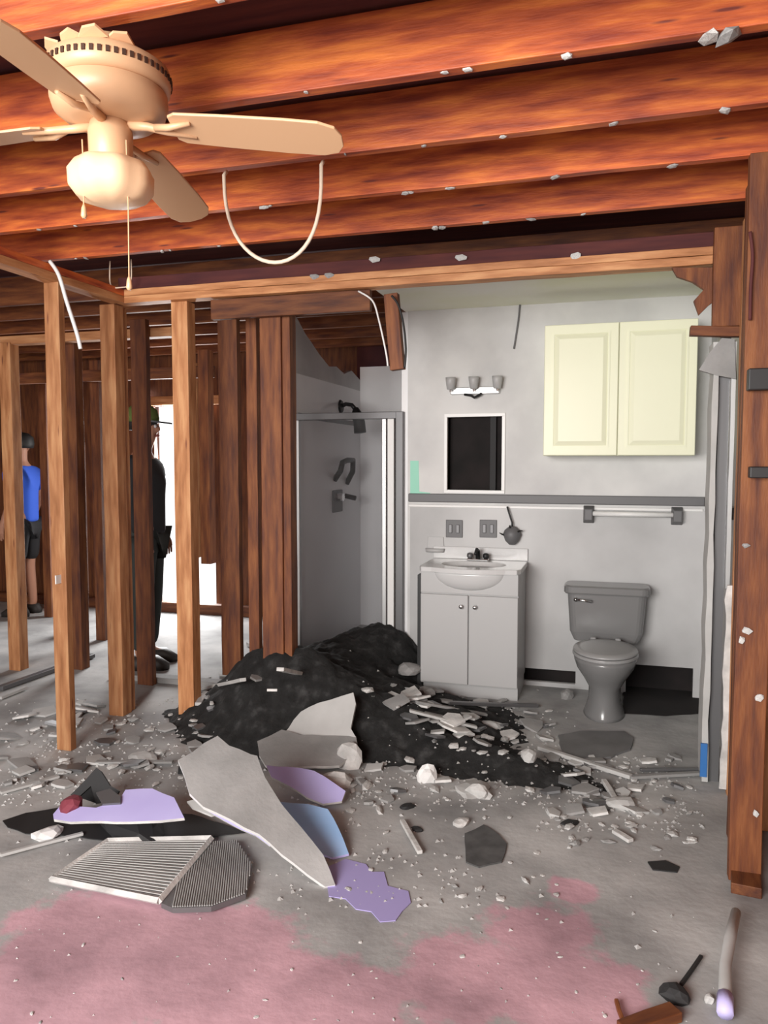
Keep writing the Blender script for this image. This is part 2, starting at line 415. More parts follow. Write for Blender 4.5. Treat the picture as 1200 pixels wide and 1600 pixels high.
# far room studs
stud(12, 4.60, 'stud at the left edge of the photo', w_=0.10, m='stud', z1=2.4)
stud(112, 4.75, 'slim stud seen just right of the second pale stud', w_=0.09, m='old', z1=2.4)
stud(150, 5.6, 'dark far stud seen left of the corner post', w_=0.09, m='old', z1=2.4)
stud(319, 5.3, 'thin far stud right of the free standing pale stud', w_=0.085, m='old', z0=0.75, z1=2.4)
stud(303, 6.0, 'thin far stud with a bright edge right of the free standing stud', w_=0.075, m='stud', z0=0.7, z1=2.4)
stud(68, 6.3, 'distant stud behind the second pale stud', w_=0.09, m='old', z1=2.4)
timber('top_plate', 'far top plate seen high at the left edge of the photo', 'plate', (-6.4, 4.66, 2.42), (-2.85, 4.66, 2.42), 0.09, 0.06, M['stud'])
timber('blocking', 'horizontal block between far studs behind the left gap', 'board', (-5.5, 5.46, 2.25), (-3.0, 5.46, 2.25), 0.05, 0.09, M['old'])
timber('blocking', 'horizontal block above the bright far doorway', 'board', (dx0 - .1, 7.05, 2.17), (dx1 + .1, 7.05, 2.17), 0.05, 0.09, M['stud'])
timber('bottom_plate', 'bottom plate lying across the floor in the far room', 'plate', (-6.6, 6.9, 0.05), (-3.3, 6.9, 0.05), 0.09, 0.10, M['old'])
timber('bottom_plate', 'worn bottom plate on the floor under the studs at the left', 'plate', (-3.4, 4.66, 0.02), (-2.5, 4.66, 0.02), 0.09, 0.04, M['gyp'])

# right stud wall, running toward the camera
def rx(Y): return 0.445 + (Y - 3.0) * 0.128
for Y, lab, m in ((3.80, 'brown stud right against the bathroom door jamb', 'stud'), (3.36, 'middle brown stud of the right wall', 'old'), (3.02, 'nearest brown stud on the right wall, foot above the floor litter', 'old')):
    x = rx(Y)
    timber('wall_stud', lab, 'stud', (x + .055, Y, 0), (x + .055, Y, 2.62), 0.11, 0.045, M[m], 'wall studs')
timber('wall_stud', 'brown packing stud behind the right wall studs', 'stud', (0.64, 3.55, 0), (0.64, 3.55, 2.62), 0.09, 0.20, M['stud'], 'wall studs')
timber('corner_post', 'wide brown board above the right door jamb under the joists', 'board', (0.515, YF - .03, 2.17), (0.515, YF - .03, 2.62), 0.15, 0.05, M['old'])
timber('wood_stub', 'short reddish wood stub sticking out at the top of the right door jamb', 'board', tuple(P(1078, 517, Y=YF - .07)), tuple(P(1160, 519, Y=YF - .07)), 0.05, 0.045, M['old'])
timber('bottom_plate', 'reddish bottom plate under the studs of the right wall', 'plate', (rx(3.9) + .06, 3.86, 0.02), (rx(2.9) + .06, 2.9, 0.02), 0.10, 0.04, M['old'])
# torn stud hanging left of the bathroom opening
timber('broken_stud', 'broken stud end hanging from the top plate left of the bathroom ceiling', 'stud', tuple(P(622, 578, Y=YF + .03)), tuple(P(612, 460, Y=YF + .03)), 0.075, 0.05, M['old'])

# jamb on the right: drywall edge, metal channel, drywall sliver
def strip(name, label, cat, x0, x1, y0, y1, z0, z1, m, rag=0.0, n=14):
    mb = MB(); rs = random.Random(name)
    L_ = [(x0 + rs.uniform(0, rag), z0 + (z1 - z0) * k / n) for k in range(n + 1)]
    R_ = [(x1 - rs.uniform(0, rag), z0 + (z1 - z0) * k / n) for k in range(n + 1)]
    pts = [(x, y0, z) for x, z in L_] + [(x, y0, z) for x, z in reversed(R_)]
    o = mb.prism(pts, (0, y1 - y0, 0)).build(name, m, origin=((x0 + x1) / 2, y0, z0))
    return tag(o, label, cat)
strip('drywall_edge', 'ragged white drywall edge of the right bathroom jamb', 'drywall', 0.445, 0.478, 3.89, 4.05, 0.01, 2.10, M['gyplight'], 0.008)
strip('metal_channel', 'dark grey metal channel in the right bathroom jamb', 'metal strip', 0.48, 0.53, 3.93, 4.0, 0.0, 2.14, M['greymetal'], 0.002)
strip('drywall_sliver', 'pale drywall sliver standing by the right jamb, lower half', 'drywall', 0.515, 0.56, 3.80, 3.815, 0.02, 0.98, M['plaster'], 0.012)
strip('jamb_strip', 'thin light strip in the upper right jamb beside the brown studs', 'metal strip', 0.53, 0.55, 3.90, 3.93, 0.95, 2.1, M['alu'], 0.002)
o = MB().b(0.440, 0.470, 3.878, 3.8895, P(1110, 1215, Y=3.88).z, P(1110, 1163, Y=3.88).z).build('blue_tape', M['blue']); tag(o, 'blue strip of tape low on the white jamb edge', 'tape')
# torn flap at the top of the right jamb
fp = [P(x, y, Y=3.88) for x, y in ((1128, 528), (1148, 530), (1150, 592), (1118, 586), (1092, 578), (1108, 552))]
o = MB().prism(fp, (0.01, 0.05, 0)).build('torn_flap', M['gyp']); tag(o, 'grey torn drywall flap at the top of the right jamb', 'drywall')
fp = [P(x, y, Y=3.96) for x, y in ((1050, 418), (1150, 418), (1150, 470), (1128, 462), (1108, 476), (1092, 492), (1084, 470), (1100, 452), (1082, 440), (1058, 432))]
o = MB().prism(fp, (0, 0.03, 0)).build('splintered_board', M['old']); tag(o, 'splintered brown board end at the right corner over the bathroom', 'board')

# ------------------------------------------------------------------ ceiling fan
fx, fy = -1.258, 1.766
FZ = 2.415
fan = thing('ceiling_fan', 'cream ceiling fan with light globe hanging under the joists', 'ceiling fan', (fx, fy, FZ))
MB().lathe([(0.140, .085), (0.152, .095), (0.155, .115), (0.152, .140), (0.125, .158), (0.10, .168), (0.06, .17), (0.06, .206)], n=44).build('ceiling_mount', M['fan'], fan, smooth=True)
MB().lathe([(0.05, .005), (0.085, .005), (0.115, .012), (0.138, .030), (0.146, .055), (0.145, .080), (0.140, .085)], n=44).build('motor_housing', M['fan'], fan, smooth=True)
mb = MB()
for k in range(52):
    a = 2 * math.pi * k / 52
    mb.box((0.1545 * math.cos(a), 0.1545 * math.sin(a), .118), (0.006, 0.009, 0.014), (0, 0, a))
mb.build('vent_slots', M['fan_slot'], fan)
for k, (ang, rr) in enumerate(((200, .12), (230, .13), (262, .12), (290, .13), (318, .12), (170, .13))):
    a = R(ang)
    c_ = Vector((rr * math.cos(a), rr * math.sin(a), .150)); tng = Vector((-math.sin(a), math.cos(a), 0)); out_ = Vector((math.cos(a), math.sin(a), 0))
    MB().prism([c_ - tng * .035, c_ - tng * .02 + out_ * .02 + Vector((0, 0, .012)), c_ + tng * .012 + out_ * .026 + Vector((0, 0, .016)), c_ + tng * .036 + Vector((0, 0, .004))], (0, 0, .006)).build('mount_tab', M['fan'], fan)
MB().lathe([(0.045, -.10), (0.055, -.085), (0.056, -.02), (0.05, .006)], n=28).build('switch_housing', M['fan'], fan, smooth=True)
gl = []
for k, (r, z) in enumerate([(0.04, -.083), (0.052, -.088), (0.090, -.098), (0.106, -.122), (0.104, -.160), (0.086, -.184), (0.05, -.197), (0.02, -.200)]):
    gl.append([((r * (1 + 0.03 * math.cos(8 * 2 * math.pi * q / 48))) * math.cos(2 * math.pi * q / 48), (r * (1 + 0.03 * math.cos(8 * 2 * math.pi * q / 48))) * math.sin(2 * math.pi * q / 48), z) for q in range(48)])
MB().loft(gl).build('light_globe', M['fan_glass'], fan, smooth=True)
def blade(ang):
    # ang measured from the picture's right toward depth
    a = YAW + R(ang)
    prof = [(0.165, 0.045), (0.185, 0.058), (0.30, 0.064), (0.46, 0.068), (0.55, 0.066), (0.59, 0.050), (0.605, 0.02)]
    pl = [(r, h) for r, h in prof] + [(r, -h) for r, h in reversed(prof)]
    tw = R(-12)
    T = Matrix.Rotation(a, 4, 'Z')
    pts = [T @ Vector((r, h * math.cos(tw), -.012 + h * math.sin(tw) - (r - .16) * 0.10)) for r, h in pl]
    b = MB().prism(pts, (0, 0, 0.007)).build('fan_blade', M['fan'], fan, bevel=0.002)
    arm = MB()
    arm.tube([T @ Vector(p) for p in ((0.05, 0, .0), (0.10, 0.0, -.005), (0.14, 0.012, -.012), (0.22, 0.030, -.022))], [0.013, 0.011, 0.010, 0.007], 8)
    arm.tube([T @ Vector(p) for p in ((0.12, 0.0, -.008), (0.16, -.018, -.016), (0.22, -.032, -.014))], [0.010, 0.009, 0.006], 8)
    arm.build('blade_arm', M['fan'], b, smooth=True)
for a in (-4, 83, 176, 266): blade(a)
def chain(x, y, z0, z1):
    c = MB().tube([(x, y, z0), (x + .002, y, (z0 + z1) / 2), (x, y, z1)], 0.0018, 6).build('pull_chain', M['fan'], fan)
    MB().lathe([(0.002, z1), (0.006, z1 - .01), (0.008, z1 - .03), (0.004, z1 - .036)], (x, y, 0), 12).build('chain_pull', M['fan'], c, smooth=True)
chain(-0.045, -0.055, -.05, -.21)
chain(0.06, -0.02, -.05, -.39)

# loop of white cable hanging from the joists
YC = 2.60
pts = []
for k in range(25):
    t = k / 24
    px = 352 + (500 - 352) * (0.5 - 0.5 * math.cos(math.pi * t)) if False else 426 - 76 * math.cos(math.pi * t) + 4 * math.sin(math.pi * t)
    top = 274 + (258 - 274) * t
    py = top + (410 - top) * (math.sin(math.pi * t) ** 0.75)
    pts.append(P(px, py, Y=YC - .03))
pts = [pts[0] + Vector((0, .02, .02))] + pts + [pts[-1] + Vector((0, .02, .02))]
tag(MB().tube(pts, 0.007, 8).build('hanging_cable', M['cable'], smooth=True), 'U-shaped loop of cream cable hanging from the third joist', 'cable')

def wire(name, label, cat, pp, r, m, Y=None, smooth=True):
    pts = [P(a, b, Y=c) for a, b, c in pp]
    # catmull resample
    q = []
    for i in range(len(pts) - 1):
        p0 = pts[max(i - 1, 0)]; p1 = pts[i]; p2 = pts[i + 1]; p3 = pts[min(i + 2, len(pts) - 1)]
        for k in range(6):
            t = k / 6
            q.append(0.5 * ((2 * p1) + (p2 - p0) * t + (2 * p0 - 5 * p1 + 4 * p2 - p3) * t * t + (3 * p1 - p0 - 3 * p2 + p3) * t ** 3))
    q.append(pts[-1])
    return tag(MB().tube(q, r, 7).build(name, m, smooth=True), label, cat)
wire('electric_wire', 'thin pale wire hanging in front of the dark shower top', 'wire', [(560, 455, 3.93), (582, 470, 3.92), (592, 500, 3.92), (603, 550, 3.92), (606, 572, 3.92)], 0.005, M['white'])
wire('electric_wire', 'black wire curling over the broken hanging stud', 'wire', [(612, 462, 3.9), (622, 476, 3.9), (630, 505, 3.9), (634, 545, 3.9), (632, 575, 3.9)], 0.006, M['dark'])
wire('electric_wire', 'white cable draped down from the left corner plate', 'wire', [(78, 408, 3.3), (92, 430, 3.3), (104, 470, 3.3), (120, 520, 3.3), (126, 545, 3.3)], 0.010, M['white'])
wire('electric_wire', 'thin grey cord hanging on the bathroom wall left of the wall cabinet', 'wire', [(818, 438, YB - .1), (813, 470, YB - .02), (810, 500, YB - .012), (803, 545, YB - .012)], 0.006, M['rail'])
wire('electric_wire', 'loop of wire on the stud at the upper left', 'wire', [(172, 408, 3.86), (173, 445, 3.86), (190, 449, 3.86), (204, 442, 3.86), (205, 405, 3.86)], 0.004, M['cable'])
wire('electric_wire', 'purple dark cable running down the right top stud', 'wire', [(1172, 362, 2.98), (1176, 400, 2.98), (1173, 450, 2.98), (1172, 500, 2.98)], 0.006, M['deck'])

# ------------------------------------------------------------------ bathroom things
# wall cabinet
cx0, cx1, cyf = PX(848, 5.01), PX(1086, 5.01), 5.01
cz0, cz1 = P(960, 712, Y=5.01).z, P(960, 503, Y=5.01).z
cab = thing('wall_cabinet', 'warm-lit two-door wall cabinet hung above the toilet', 'cabinet', ((cx0 + cx1) / 2, cyf, cz0))
W_, H_ = cx1 - cx0, cz1 - cz0
MB().b(-W_ / 2, W_ / 2, 0.02, YB - cyf - .001, 0, H_).build('body', M['cabinet'], cab, bevel=0.003)
for s in (-1, 1):
    dw = W_ / 2 - 0.004
    cxd = s * (W_ / 4)
    d = MB().b(cxd - dw / 2, cxd + dw / 2, 0, 0.019, 0.002, H_ - .002).build('door', M['cabinet'], cab, bevel=0.004)
    e = 0.062
    fr = MB()
    x0, x1, z0, z1 = cxd - dw / 2 + e, cxd + dw / 2 - e, e, H_ - e
    # raised panel: bevelled frustum, plus a bead around it
    fr.loft([[(x0, 0.0, z0), (x1, 0.0, z0), (x1, 0.0, z1), (x0, 0.0, z1)], [(x0 + .03, -0.010, z0 + .03), (x1 - .03, -0.010, z0 + .03), (x1 - .03, -0.010, z1 - .03), (x0 + .03, -0.010, z1 - .03)]])
    fr.build('raised_panel', M['cabinet'], d, bevel=0.002)
    b = MB()
    for q in ((x0 - .012, x1 + .012, z0 - .012, z0), (x0 - .012, x1 + .012, z1, z1 + .012), (x0 - .012, x0, z0, z1), (x1, x1 + .012, z0, z1)):
        b.b(q[0], q[1], -0.005, 0.001, q[2], q[3])
    b.build('bead', M['cabinet'], d, weld=True)
# medicine cabinet frame around the cut-out
mcx, mcz = (mc[0] + mc[1]) / 2, (mc[2] + mc[3]) / 2
mf = thing('medicine_cabinet', 'empty medicine cabinet opening, dark inside a thin white frame', 'cabinet', (mcx, YB, mc[2]))
b = MB(); hw, hh, t = (mc[1] - mc[0]) / 2, (mc[3] - mc[2]), 0.022
for q in ((-hw - t, hw + t, -t, 0), (-hw - t, hw + t, hh, hh + t), (-hw - t, -hw, 0, hh), (hw, hw + t, 0, hh)):
    b.b(q[0], q[1], -0.012, 0.0, q[2], q[3])
b.build('frame', M['white'], mf, weld=True, bevel=0.002)
b = MB(); b.b(-hw, hw, 0.10, 0.11, 0, hh).build('back_panel', M['black'], mf)
b = MB(); b.b(hw - .09, hw - .05, 0.06, 0.10, 0, hh).build('inner_stud', M['rubber'], mf)
# vanity light
vl = thing('vanity_light', 'small bathroom wall light bar above the medicine cabinet', 'wall light', (PX(742, YB), YB, P(742, 612, Y=YB).z))
MB().b(-0.17, 0.17, -0.03, 0, -0.02, 0.03).build('back_plate', M['alu'], vl, bevel=0.006)
for x in (-0.16, 0.0, 0.16):
    s = MB().lathe([(0.012, 0.0), (0.026, 0.004), (0.034, 0.06), (0.036, 0.085), (0.03, 0.085)], (x, -0.07, 0.01), 20).build('glass_shade', M['vanity'], vl, smooth=True)
    MB().tube([(x, -0.02, 0.0), (x, -0.07, 0.0), (x, -0.07, 0.02)], 0.008, 8).build('shade_arm', M['chrome'], vl)
MB().tube([(-0.07, -0.035, -0.02), (-0.02, -0.05, -0.03), (0.0, -0.05, -0.045), (0.04, -0.045, -0.025), (0.05, -0.045, -0.015)], 0.009, 8).build('loose_wire', M['dark'], vl)
# outlets
for px, lab in ((710, 'left of the two grey switch plates above the sink'), (763, 'right of the two grey switch plates above the sink')):
    p = P(px, 826, Y=YB - .006)
    sw = thing('switch_plate', lab, 'switch', tuple(p), group=None)
    MB().b(-0.060, 0.060, -0.010, 0, -0.062, 0.062).build('plate', M['rail'], sw, bevel=0.004)
    for s in (-1, 1): MB().b(s * .026 - .012, s * .026 + .012, -0.018, -0.010, -0.03, 0.03).build('rocker', M['greymetal'], sw, bevel=0.003)
# hanging plug
pl = thing('hanging_dryer', 'dark plug bundle hanging on a cord beside the switch plates', 'plug', tuple(P(800, 835, Y=YB - .05)))
pl.name = 'hanging_plug'
MB().lathe([(0.02, -0.07), (0.045, -0.045), (0.062, 0.0), (0.05, 0.03), (0.02, 0.055)], n=14).build('plug_body', M['rail'], pl, smooth=True)
MB().tube([(-0.035, 0.0, 0.19), (-0.02, 0, 0.14), (-0.0, 0, 0.08), (0.0, 0, 0.04)], 0.006, 8).build('cord', M['dark'], pl, smooth=True)
for a, bz in ((40, 0.0), (150, -.02), (100, .02)):
    MB().tube([(0, -.02, bz), (0.075 * math.cos(R(a)), -.03, bz + .045 * math.sin(R(a))), (0.095 * math.cos(R(a)), -.02, bz + .03)], [0.008, 0.006, 0.003], 6).build('prong', M['dark'], pl)
# soap dish
sd = thing('soap_dish', 'grey soap dish on the wall left of the sink', 'soap dish', tuple(P(681, 852, Y=YB - .006)))
MB().loft([ell(0, -0.005, -0.05, 0.05, 0.006, 20), ell(0, -0.03, -0.045, 0.065, 0.03, 20), ell(0, -0.03, -0.02, 0.07, 0.035, 20)]).build('dish', M['vanity'], sd, smooth=True)
MB().loft([rrect(0, -0.005, -0.05, 0.13, 0.008, 0.003), rrect(0, -0.005, 0.06, 0.11, 0.008, 0.003)]).build('back', M['vanity'], sd)
# mint strip at the left end of the wall
mp_ = [P(x, y, Y=YB - .003) for x, y in ((641, 720), (654, 720), (655, 768), (672, 770), (672, 782), (641, 782))]
tag(MB().prism(mp_, (0, 0.003, 0)).build('painted_patch', M['mint']), 'mint green painted L-shaped patch at the left end of the chair rail', 'paint patch')

# vanity
vx0, vx1, vyf = PX(656, 4.85), PX(814, 4.85), 4.85
VZ = 0.865
van = thing('bathroom_vanity', 'white two-door vanity with built-in sink standing left of the toilet', 'vanity', ((vx0 + vx1) / 2, vyf, 0))
VW = vx1 - vx0; VD = YB - .008 - vyf
MB().b(-VW / 2 + .006, VW / 2 - .006, 0.02, VD, 0.09, VZ - .03).build('cabinet_body', M['vanity'], van, bevel=0.002)
MB().b(-VW / 2 + .012, VW / 2 - .012, 0.07, VD, 0.0, 0.09).build('toe_kick', M['vanity'], van)
dz1 = P(735, 930, Y=4.85).z
for s in (-1, 1):
    d = MB().b(0.003 if s > 0 else -VW / 2 + .008, VW / 2 - .008 if s > 0 else -0.003, 0.0, 0.019, 0.10, dz1 - .004).build('door', M['vanity'], van, bevel=0.004)
    MB().lathe([(0.006, 0), (0.006, .012), (0.013, .018), (0.014, .026), (0.008, .03)], n=14).build('knob', M['chrome'], d, smooth=True)
    k = [o for o in d.children][0]; k.rotation_euler = (R(90), 0, 0); k.location = (s * 0.045, 0, dz1 - .075)
MB().b(-VW / 2 + .008, VW / 2 - .008, 0.004, 0.02, dz1 + .004, VZ - .03).build('apron', M['vanity'], van, bevel=0.003)
# counter with basin: slab with oval hole is modelled as ring lofts
ct = MB()
n = 48
def sq(a, hx, hy):
    c, s = math.cos(a), math.sin(a)
    k = 1 / max(abs(c) / hx, abs(s) / hy)
    return c * k, s * k
cyc = VD / 2 - .01
outer, inner, inner2, inner3, inner4 = [], [], [], [], []
for k in range(n):
    a = 2 * math.pi * k / n
    X, Y = sq(a, VW / 2 + .006, VD / 2 + .012)
    front_bow = 0.055 * max(0, 1 - (X / (VW * .40)) ** 2) if Y < -VD / 2 + .02 else 0
    outer.append((X, cyc + Y - front_bow))
    ex, ey = 0.215 * math.cos(a), 0.155 * math.sin(a)
    inner.append((ex, cyc - .035 + ey)); inner2.append((ex * .93, cyc - .035 + ey * .93)); inner3.append((ex * .7, cyc - .035 + ey * .7)); inner4.append((ex * .2, cyc - .035 + ey * .2))
rg = [[(x, y, VZ - .03) for x, y in outer], [(x, y, VZ) for x, y in outer], [(x, y, VZ) for x, y in inner], [(x, y, VZ - .03) for x, y in inner2], [(x, y, VZ - .11) for x, y in inner3], [(x, y, VZ - .135) for x, y in inner4]]
ct.loft(rg, cap=False)
ct.bm.faces.new(ct.bm.verts[-n:] if False else [v for v in list(ct.bm.verts)[-n:]])
ct.build('sink_top', M['sink'], van, bevel=0.004)
# bowl bulge below the counter
bl = MB(); rings = []
for q in range(9):
    t = q / 8
    z = VZ - .03 - 0.125 * t
    rr = math.sqrt(max(0.02, 1 - t * t))
    rings.append([(0.235 * rr * math.cos(R(180 + 180 * k / 20)), 0.03 + 0.085 * rr * math.sin(R(180 + 180 * k / 20)), z) for k in range(21)])
bl.loft(rings).build('bowl', M['sink'], van, smooth=True)
MB().b(-VW / 2 - .006, VW / 2 + .006, VD - .015, VD, VZ, VZ + .085).build('backsplash', M['sink'], van, bevel=0.004)
MB().b(-VW / 2 - .016, -VW / 2 + .006, 0.012, 0.16, 0.05, VZ - .06).build('side_shadow_strip', M['dark'], van)  # dark filler painted in for the shadowed gap beside the vanity
ft = MB().b(-0.075, 0.075, VD - .12, VD - .07, VZ, VZ + .018).build('faucet_base', M['chrome'], van, bevel=0.006)
MB().tube([(0, VD - .095, VZ + .01), (0, VD - .10, VZ + .07), (0, VD - .14, VZ + .085), (0, VD - .20, VZ + .06)], [0.017, 0.015, 0.012, 0.010], 12).build('faucet_spout', M['dark'], ft, smooth=True)
for s in (-1, 1):
    MB().lathe([(0.014, 0.018), (0.022, 0.03), (0.02, 0.05), (0.008, 0.056)], (s * .055, VD - .095, VZ), 14).build('faucet_handle', M['dark'] if s > 0 else M['greymetal'], ft, smooth=True)

# towel bar
ty = YB - .07
tx0, tx1 = PX(921, ty), PX(1061, ty)
tz = P(990, 806, Y=ty).z
tb = thing('towel_bar', 'towel bar with grey end brackets on the wall above the toilet', 'towel bar', ((tx0 + tx1) / 2, YB, tz))
hw = (tx1 - tx0) / 2
MB().tube([(-hw, -.07, 0.01), (hw, -.07, 0.01)], 0.016, 14).build('bar', M['white'], tb, smooth=True)
for s in (-1, 1):
    MB().loft([[(s * hw + x, -0.003, z) for x, z in ((-.036, -.06), (.036, -.06), (.036, .06), (-.036, .06))], [(s * hw + x, -0.095, z) for x, z in ((-.026, -.035), (.026, -.035), (.026, .04), (-.026, .04))]]).build('bracket', M['rail'], tb, bevel=0.006)

# toilet
tx = P(946, 1000, Y=4.7).x
toi = thing('toilet', 'shade-darkened toilet with closed oval lid below the wall cabinet', 'toilet', (tx, 0, 0))
ty0 = YB - .01
tk = MB().loft([rrect(0.0, ty0 - .115, .38, .40, .17, .04), rrect(0.0, ty0 - .115, .44, .455, .19, .045), rrect(0.0, ty0 - .115, .69, .49, .20, .045)]).build('tank', M['porcelain'], toi, smooth=False, bevel=0.004)
MB().loft([rrect(0.0, ty0 - .118, .69, .52, .225, .05), rrect(0.0, ty0 - .118, .70, .535, .235, .05), rrect(0.0, ty0 - .118, .735, .535, .235, .05), rrect(0.0, ty0 - .118, .745, .51, .215, .05)]).build('tank_lid', M['porcelain'], toi)
lv = MB().tube([(-.19, ty0 - .215, .655), (-.19, ty0 - .235, .655)], 0.013, 12).tube([(-.19, ty0 - .236, .657), (-.14, ty0 - .24, .653), (-.09, ty0 - .24, .648)], [0.009, 0.008, 0.010], 10).build('flush_lever', M['chrome'], tk, smooth=True)
by = ty0 - .55     # bowl centre
rings = []
for z, rx_, ry_, cy in ((0.0, .125, .21, by + .10), (0.02, .118, .20, by + .10), (0.10, .095, .17, by + .09), (0.18, .095, .17, by + .07), (0.25, .13, .20, by + .04), (0.31, .165, .225, by + .01), (0.36, .182, .238, by), (0.385, .185, .24, by)):
    rings.append(ell(0, cy, z, rx_, ry_, 36))
MB().loft(rings).build('bowl', M['porcelain'], toi, smooth=True)
MB().loft([rrect(0, ty0 - .19, .28, .24, .30, .05), rrect(0, ty0 - .19, .385, .26, .34, .05)]).build('bowl_shelf', M['porcelain'], toi)
MB().loft([ell(0, by, .386, .186, .24, 40), ell(0, by, .392, .192, .246, 40), ell(0, by, .404, .192, .246, 40), ell(0, by, .408, .186, .24, 40)]).build('seat', M['porcelain_lid'], toi, smooth=False, bevel=0.002)
MB().loft([ell(0, by + .002, .411, .186, .242, 40), ell(0, by + .002, .416, .190, .246, 40), ell(0, by + .002, .426, .186, .242, 40), ell(0, by + .002, .433, .14, .19, 40), ell(0, by + .002, .436, .05, .08, 40)]).build('seat_lid', M['porcelain_lid'], toi, smooth=True)
for s in (-1, 1): MB().box((s * .075, by + .24, .42), (.035, .03, .03)).build('hinge', M['porcelain_lid'], toi, bevel=0.008)

# shower door frame and fittings
sh = thing('shower_door', 'framed glass shower door beside the wide brown studs', 'shower door', ((SXL + SXR) / 2, YB, 0))
sx = (SXR - SXL) / 2
dR = PX(604, YB) - (SXL + SXR) / 2
MB().b(-sx, sx + .02, -.02, .03, STZ - .05, STZ).build('top_rail', M['greymetal'], sh, bevel=0.004)
MB().b(-sx, sx + .02, -.02, .03, 0.03, 0.09).build('bottom_rail', M['alu'], sh, bevel=0.004)
MB().b(-sx, -sx + .03, -.015, .025, 0.09, STZ - .05).build('side_stile', M['alu'], sh, bevel=0.003)
MB().b(dR - .03, dR, -.015, .025, 0.09, STZ - .05).build('side_stile', M['alu'], sh, bevel=0.003)
MB().b(dR + .012, dR + .06, -.02, .03, 0.0, STZ - .05).build('jamb_strip', M['white'], sh, bevel=0.003)
MB().b(dR + .075, dR + .13, -.03, .02, 0.0, STZ).build('wall_jamb', M['greymetal'], sh, bevel=0.004)
MB().b(-sx + .03, dR - .03, .003, .008, 0.09, STZ - .05).build('glass_pane', M['glass'], sh)
struct(MB().b(SXL, BX0 - .05, YB + .05, YB + .13, 0, 0.09).build('trim_4', M['shower'], bevel=0.02))
MBt = MB().b(SXL, SXL + .006, YB + .05, SYB, STZ - .03, STZ + .01); struct(MBt.build('trim_5', M['greymetal']))
# shower fittings on the left shower wall
hp = P(532, 648, X=SXL)
hd = thing('shower_head', 'black shower head on its bent arm above the shower door rail', 'shower head', tuple(hp))  # wall-mounted shower head on a fixed arm
MB().tube([(0, 0, .07), (.05, 0, .09), (.11, -.02, .08), (.15, -.04, .04)], 0.018, 10).build('shower_arm', M['dark'], hd, smooth=True)
MB().tube([(.15, -.04, .05), (.165, -.05, 0.0), (.19, -.06, -.07), (.20, -.065, -.16)], [0.025, 0.045, 0.05, 0.052], 14).build('spray_head', M['dark'], hd, smooth=True)
MB().lathe([(0.06, 0), (0.05, .015), (.02, .02)], n=18).build('wall_flange', M['dark'], hd)
fl = [c for c in hd.children if c.name.startswith('wall_flange')][0]; fl.rotation_euler = (0, R(90), 0); fl.location = (0, 0, .07)
bp = P(531, 728, X=SXL)
gb = thing('grab_handle', 'black bracket-shaped handle on the shower wall', 'handle', tuple(bp))
MB().tube([(0.0, -.14, -.12), (.06, -.15, -.04), (.07, -.13, .03), (.07, .0, .05), (.07, .15, .05), (.06, .17, -.05), (0, .17, -.16)], 0.024, 10).build('handle_bar', M['dark'], gb, smooth=True)
vp = P(527, 780, X=SXL)
sv = thing('shower_valve', 'dark grey shower valve plate with a knob below the black handle', 'shower valve', tuple(vp))
MB().b(0, .012, -.13, .11, -.11, .08).build('valve_plate', M['rail'], sv, bevel=0.006)
MB().tube([(.01, -.04, .02), (.07, -.04, .02)], 0.035, 16).build('valve_knob', M['chrome'], sv, smooth=False)
MB().tube([(.0, .20, .02), (.10, .20, .0)], 0.022, 12).build('spout', M['dark'], sv, smooth=True)

# dark electrical boxes and fasteners on the right studs
for px, py, Y, lab in ((1190, 593, 2.99, 'black metal box on the right studs, upper one level with the wall cabinet'), (1192, 738, 2.99, 'small black metal box on the right studs, level with the chair rail')):
    p = P(px, py, Y=Y - .03)
    tag(MB().box((0, 0, 0), (0.09, 0.05, 0.075 if py < 650 else .04)).build('electrical_box', M['dark'], bevel=0.004, origin=(0, 0, 0)), lab, 'electrical box').location = p

# ------------------------------------------------------------------ debris
rs = random.Random(11)
# loose insulation heap
heap = [(-1.72, 5.15, .42, .50, .30), (-1.45, 5.35, .30, .35, .26), (-1.9, 4.75, .35, .40, .18), (-1.55, 4.45, .5, .35, .20), (-2.1, 4.30, .35, .28, .17), (-1.25, 4.05, .55, .20, .16), (-0.75, 3.85, .55, .16, .11), (-1.0, 4.5, .5, .4, .10), (-0.35, 3.72, .4, .13, .06), (-1.9, 5.7, .35, .3, .22), (-2.25, 4.9, .18, .3, .2), (-1.95, 4.12, .40, .30, .30), (-1.62, 4.05, .35, .25, .20), (-1.75, 3.78, .35, .2, .10), (-0.85, 4.25, .3, .15, .08)]
def heap_h(x, y):
    h = -0.03
    for cx, cy, rx_, ry_, hh in heap:
        h = max(h, hh * math.exp(-((x - cx) / rx_) ** 2 - ((y - cy) / ry_) ** 2) * 1.0 - 0.012) if False else h + hh * 0.82 * math.exp(-((x - cx) / rx_) ** 2 - ((y - cy) / ry_) ** 2)
    v = Vector((x * 7, y * 7, 3.1)); h2 = noise.fractal(v, 1.0, 2.0, 4)
    return h + h2 * 0.035 * min(1, max(0, (h + .03) * 12)) + noise.noise(Vector((x * 22, y * 22, 0))) * .012
bm = bmesh.new()
nx, ny = 190, 150
x0, x1, y0, y1 = -2.85, 0.1, 3.35, 6.4
grid = []
for j in range(ny + 1):
    row = []
    for i in range(nx + 1):
        x, y = x0 + (x1 - x0) * i / nx, y0 + (y1 - y0) * j / ny
        row.append(bm.verts.new((x, y, min(0.5, heap_h(x, y)))))
    grid.append(row)
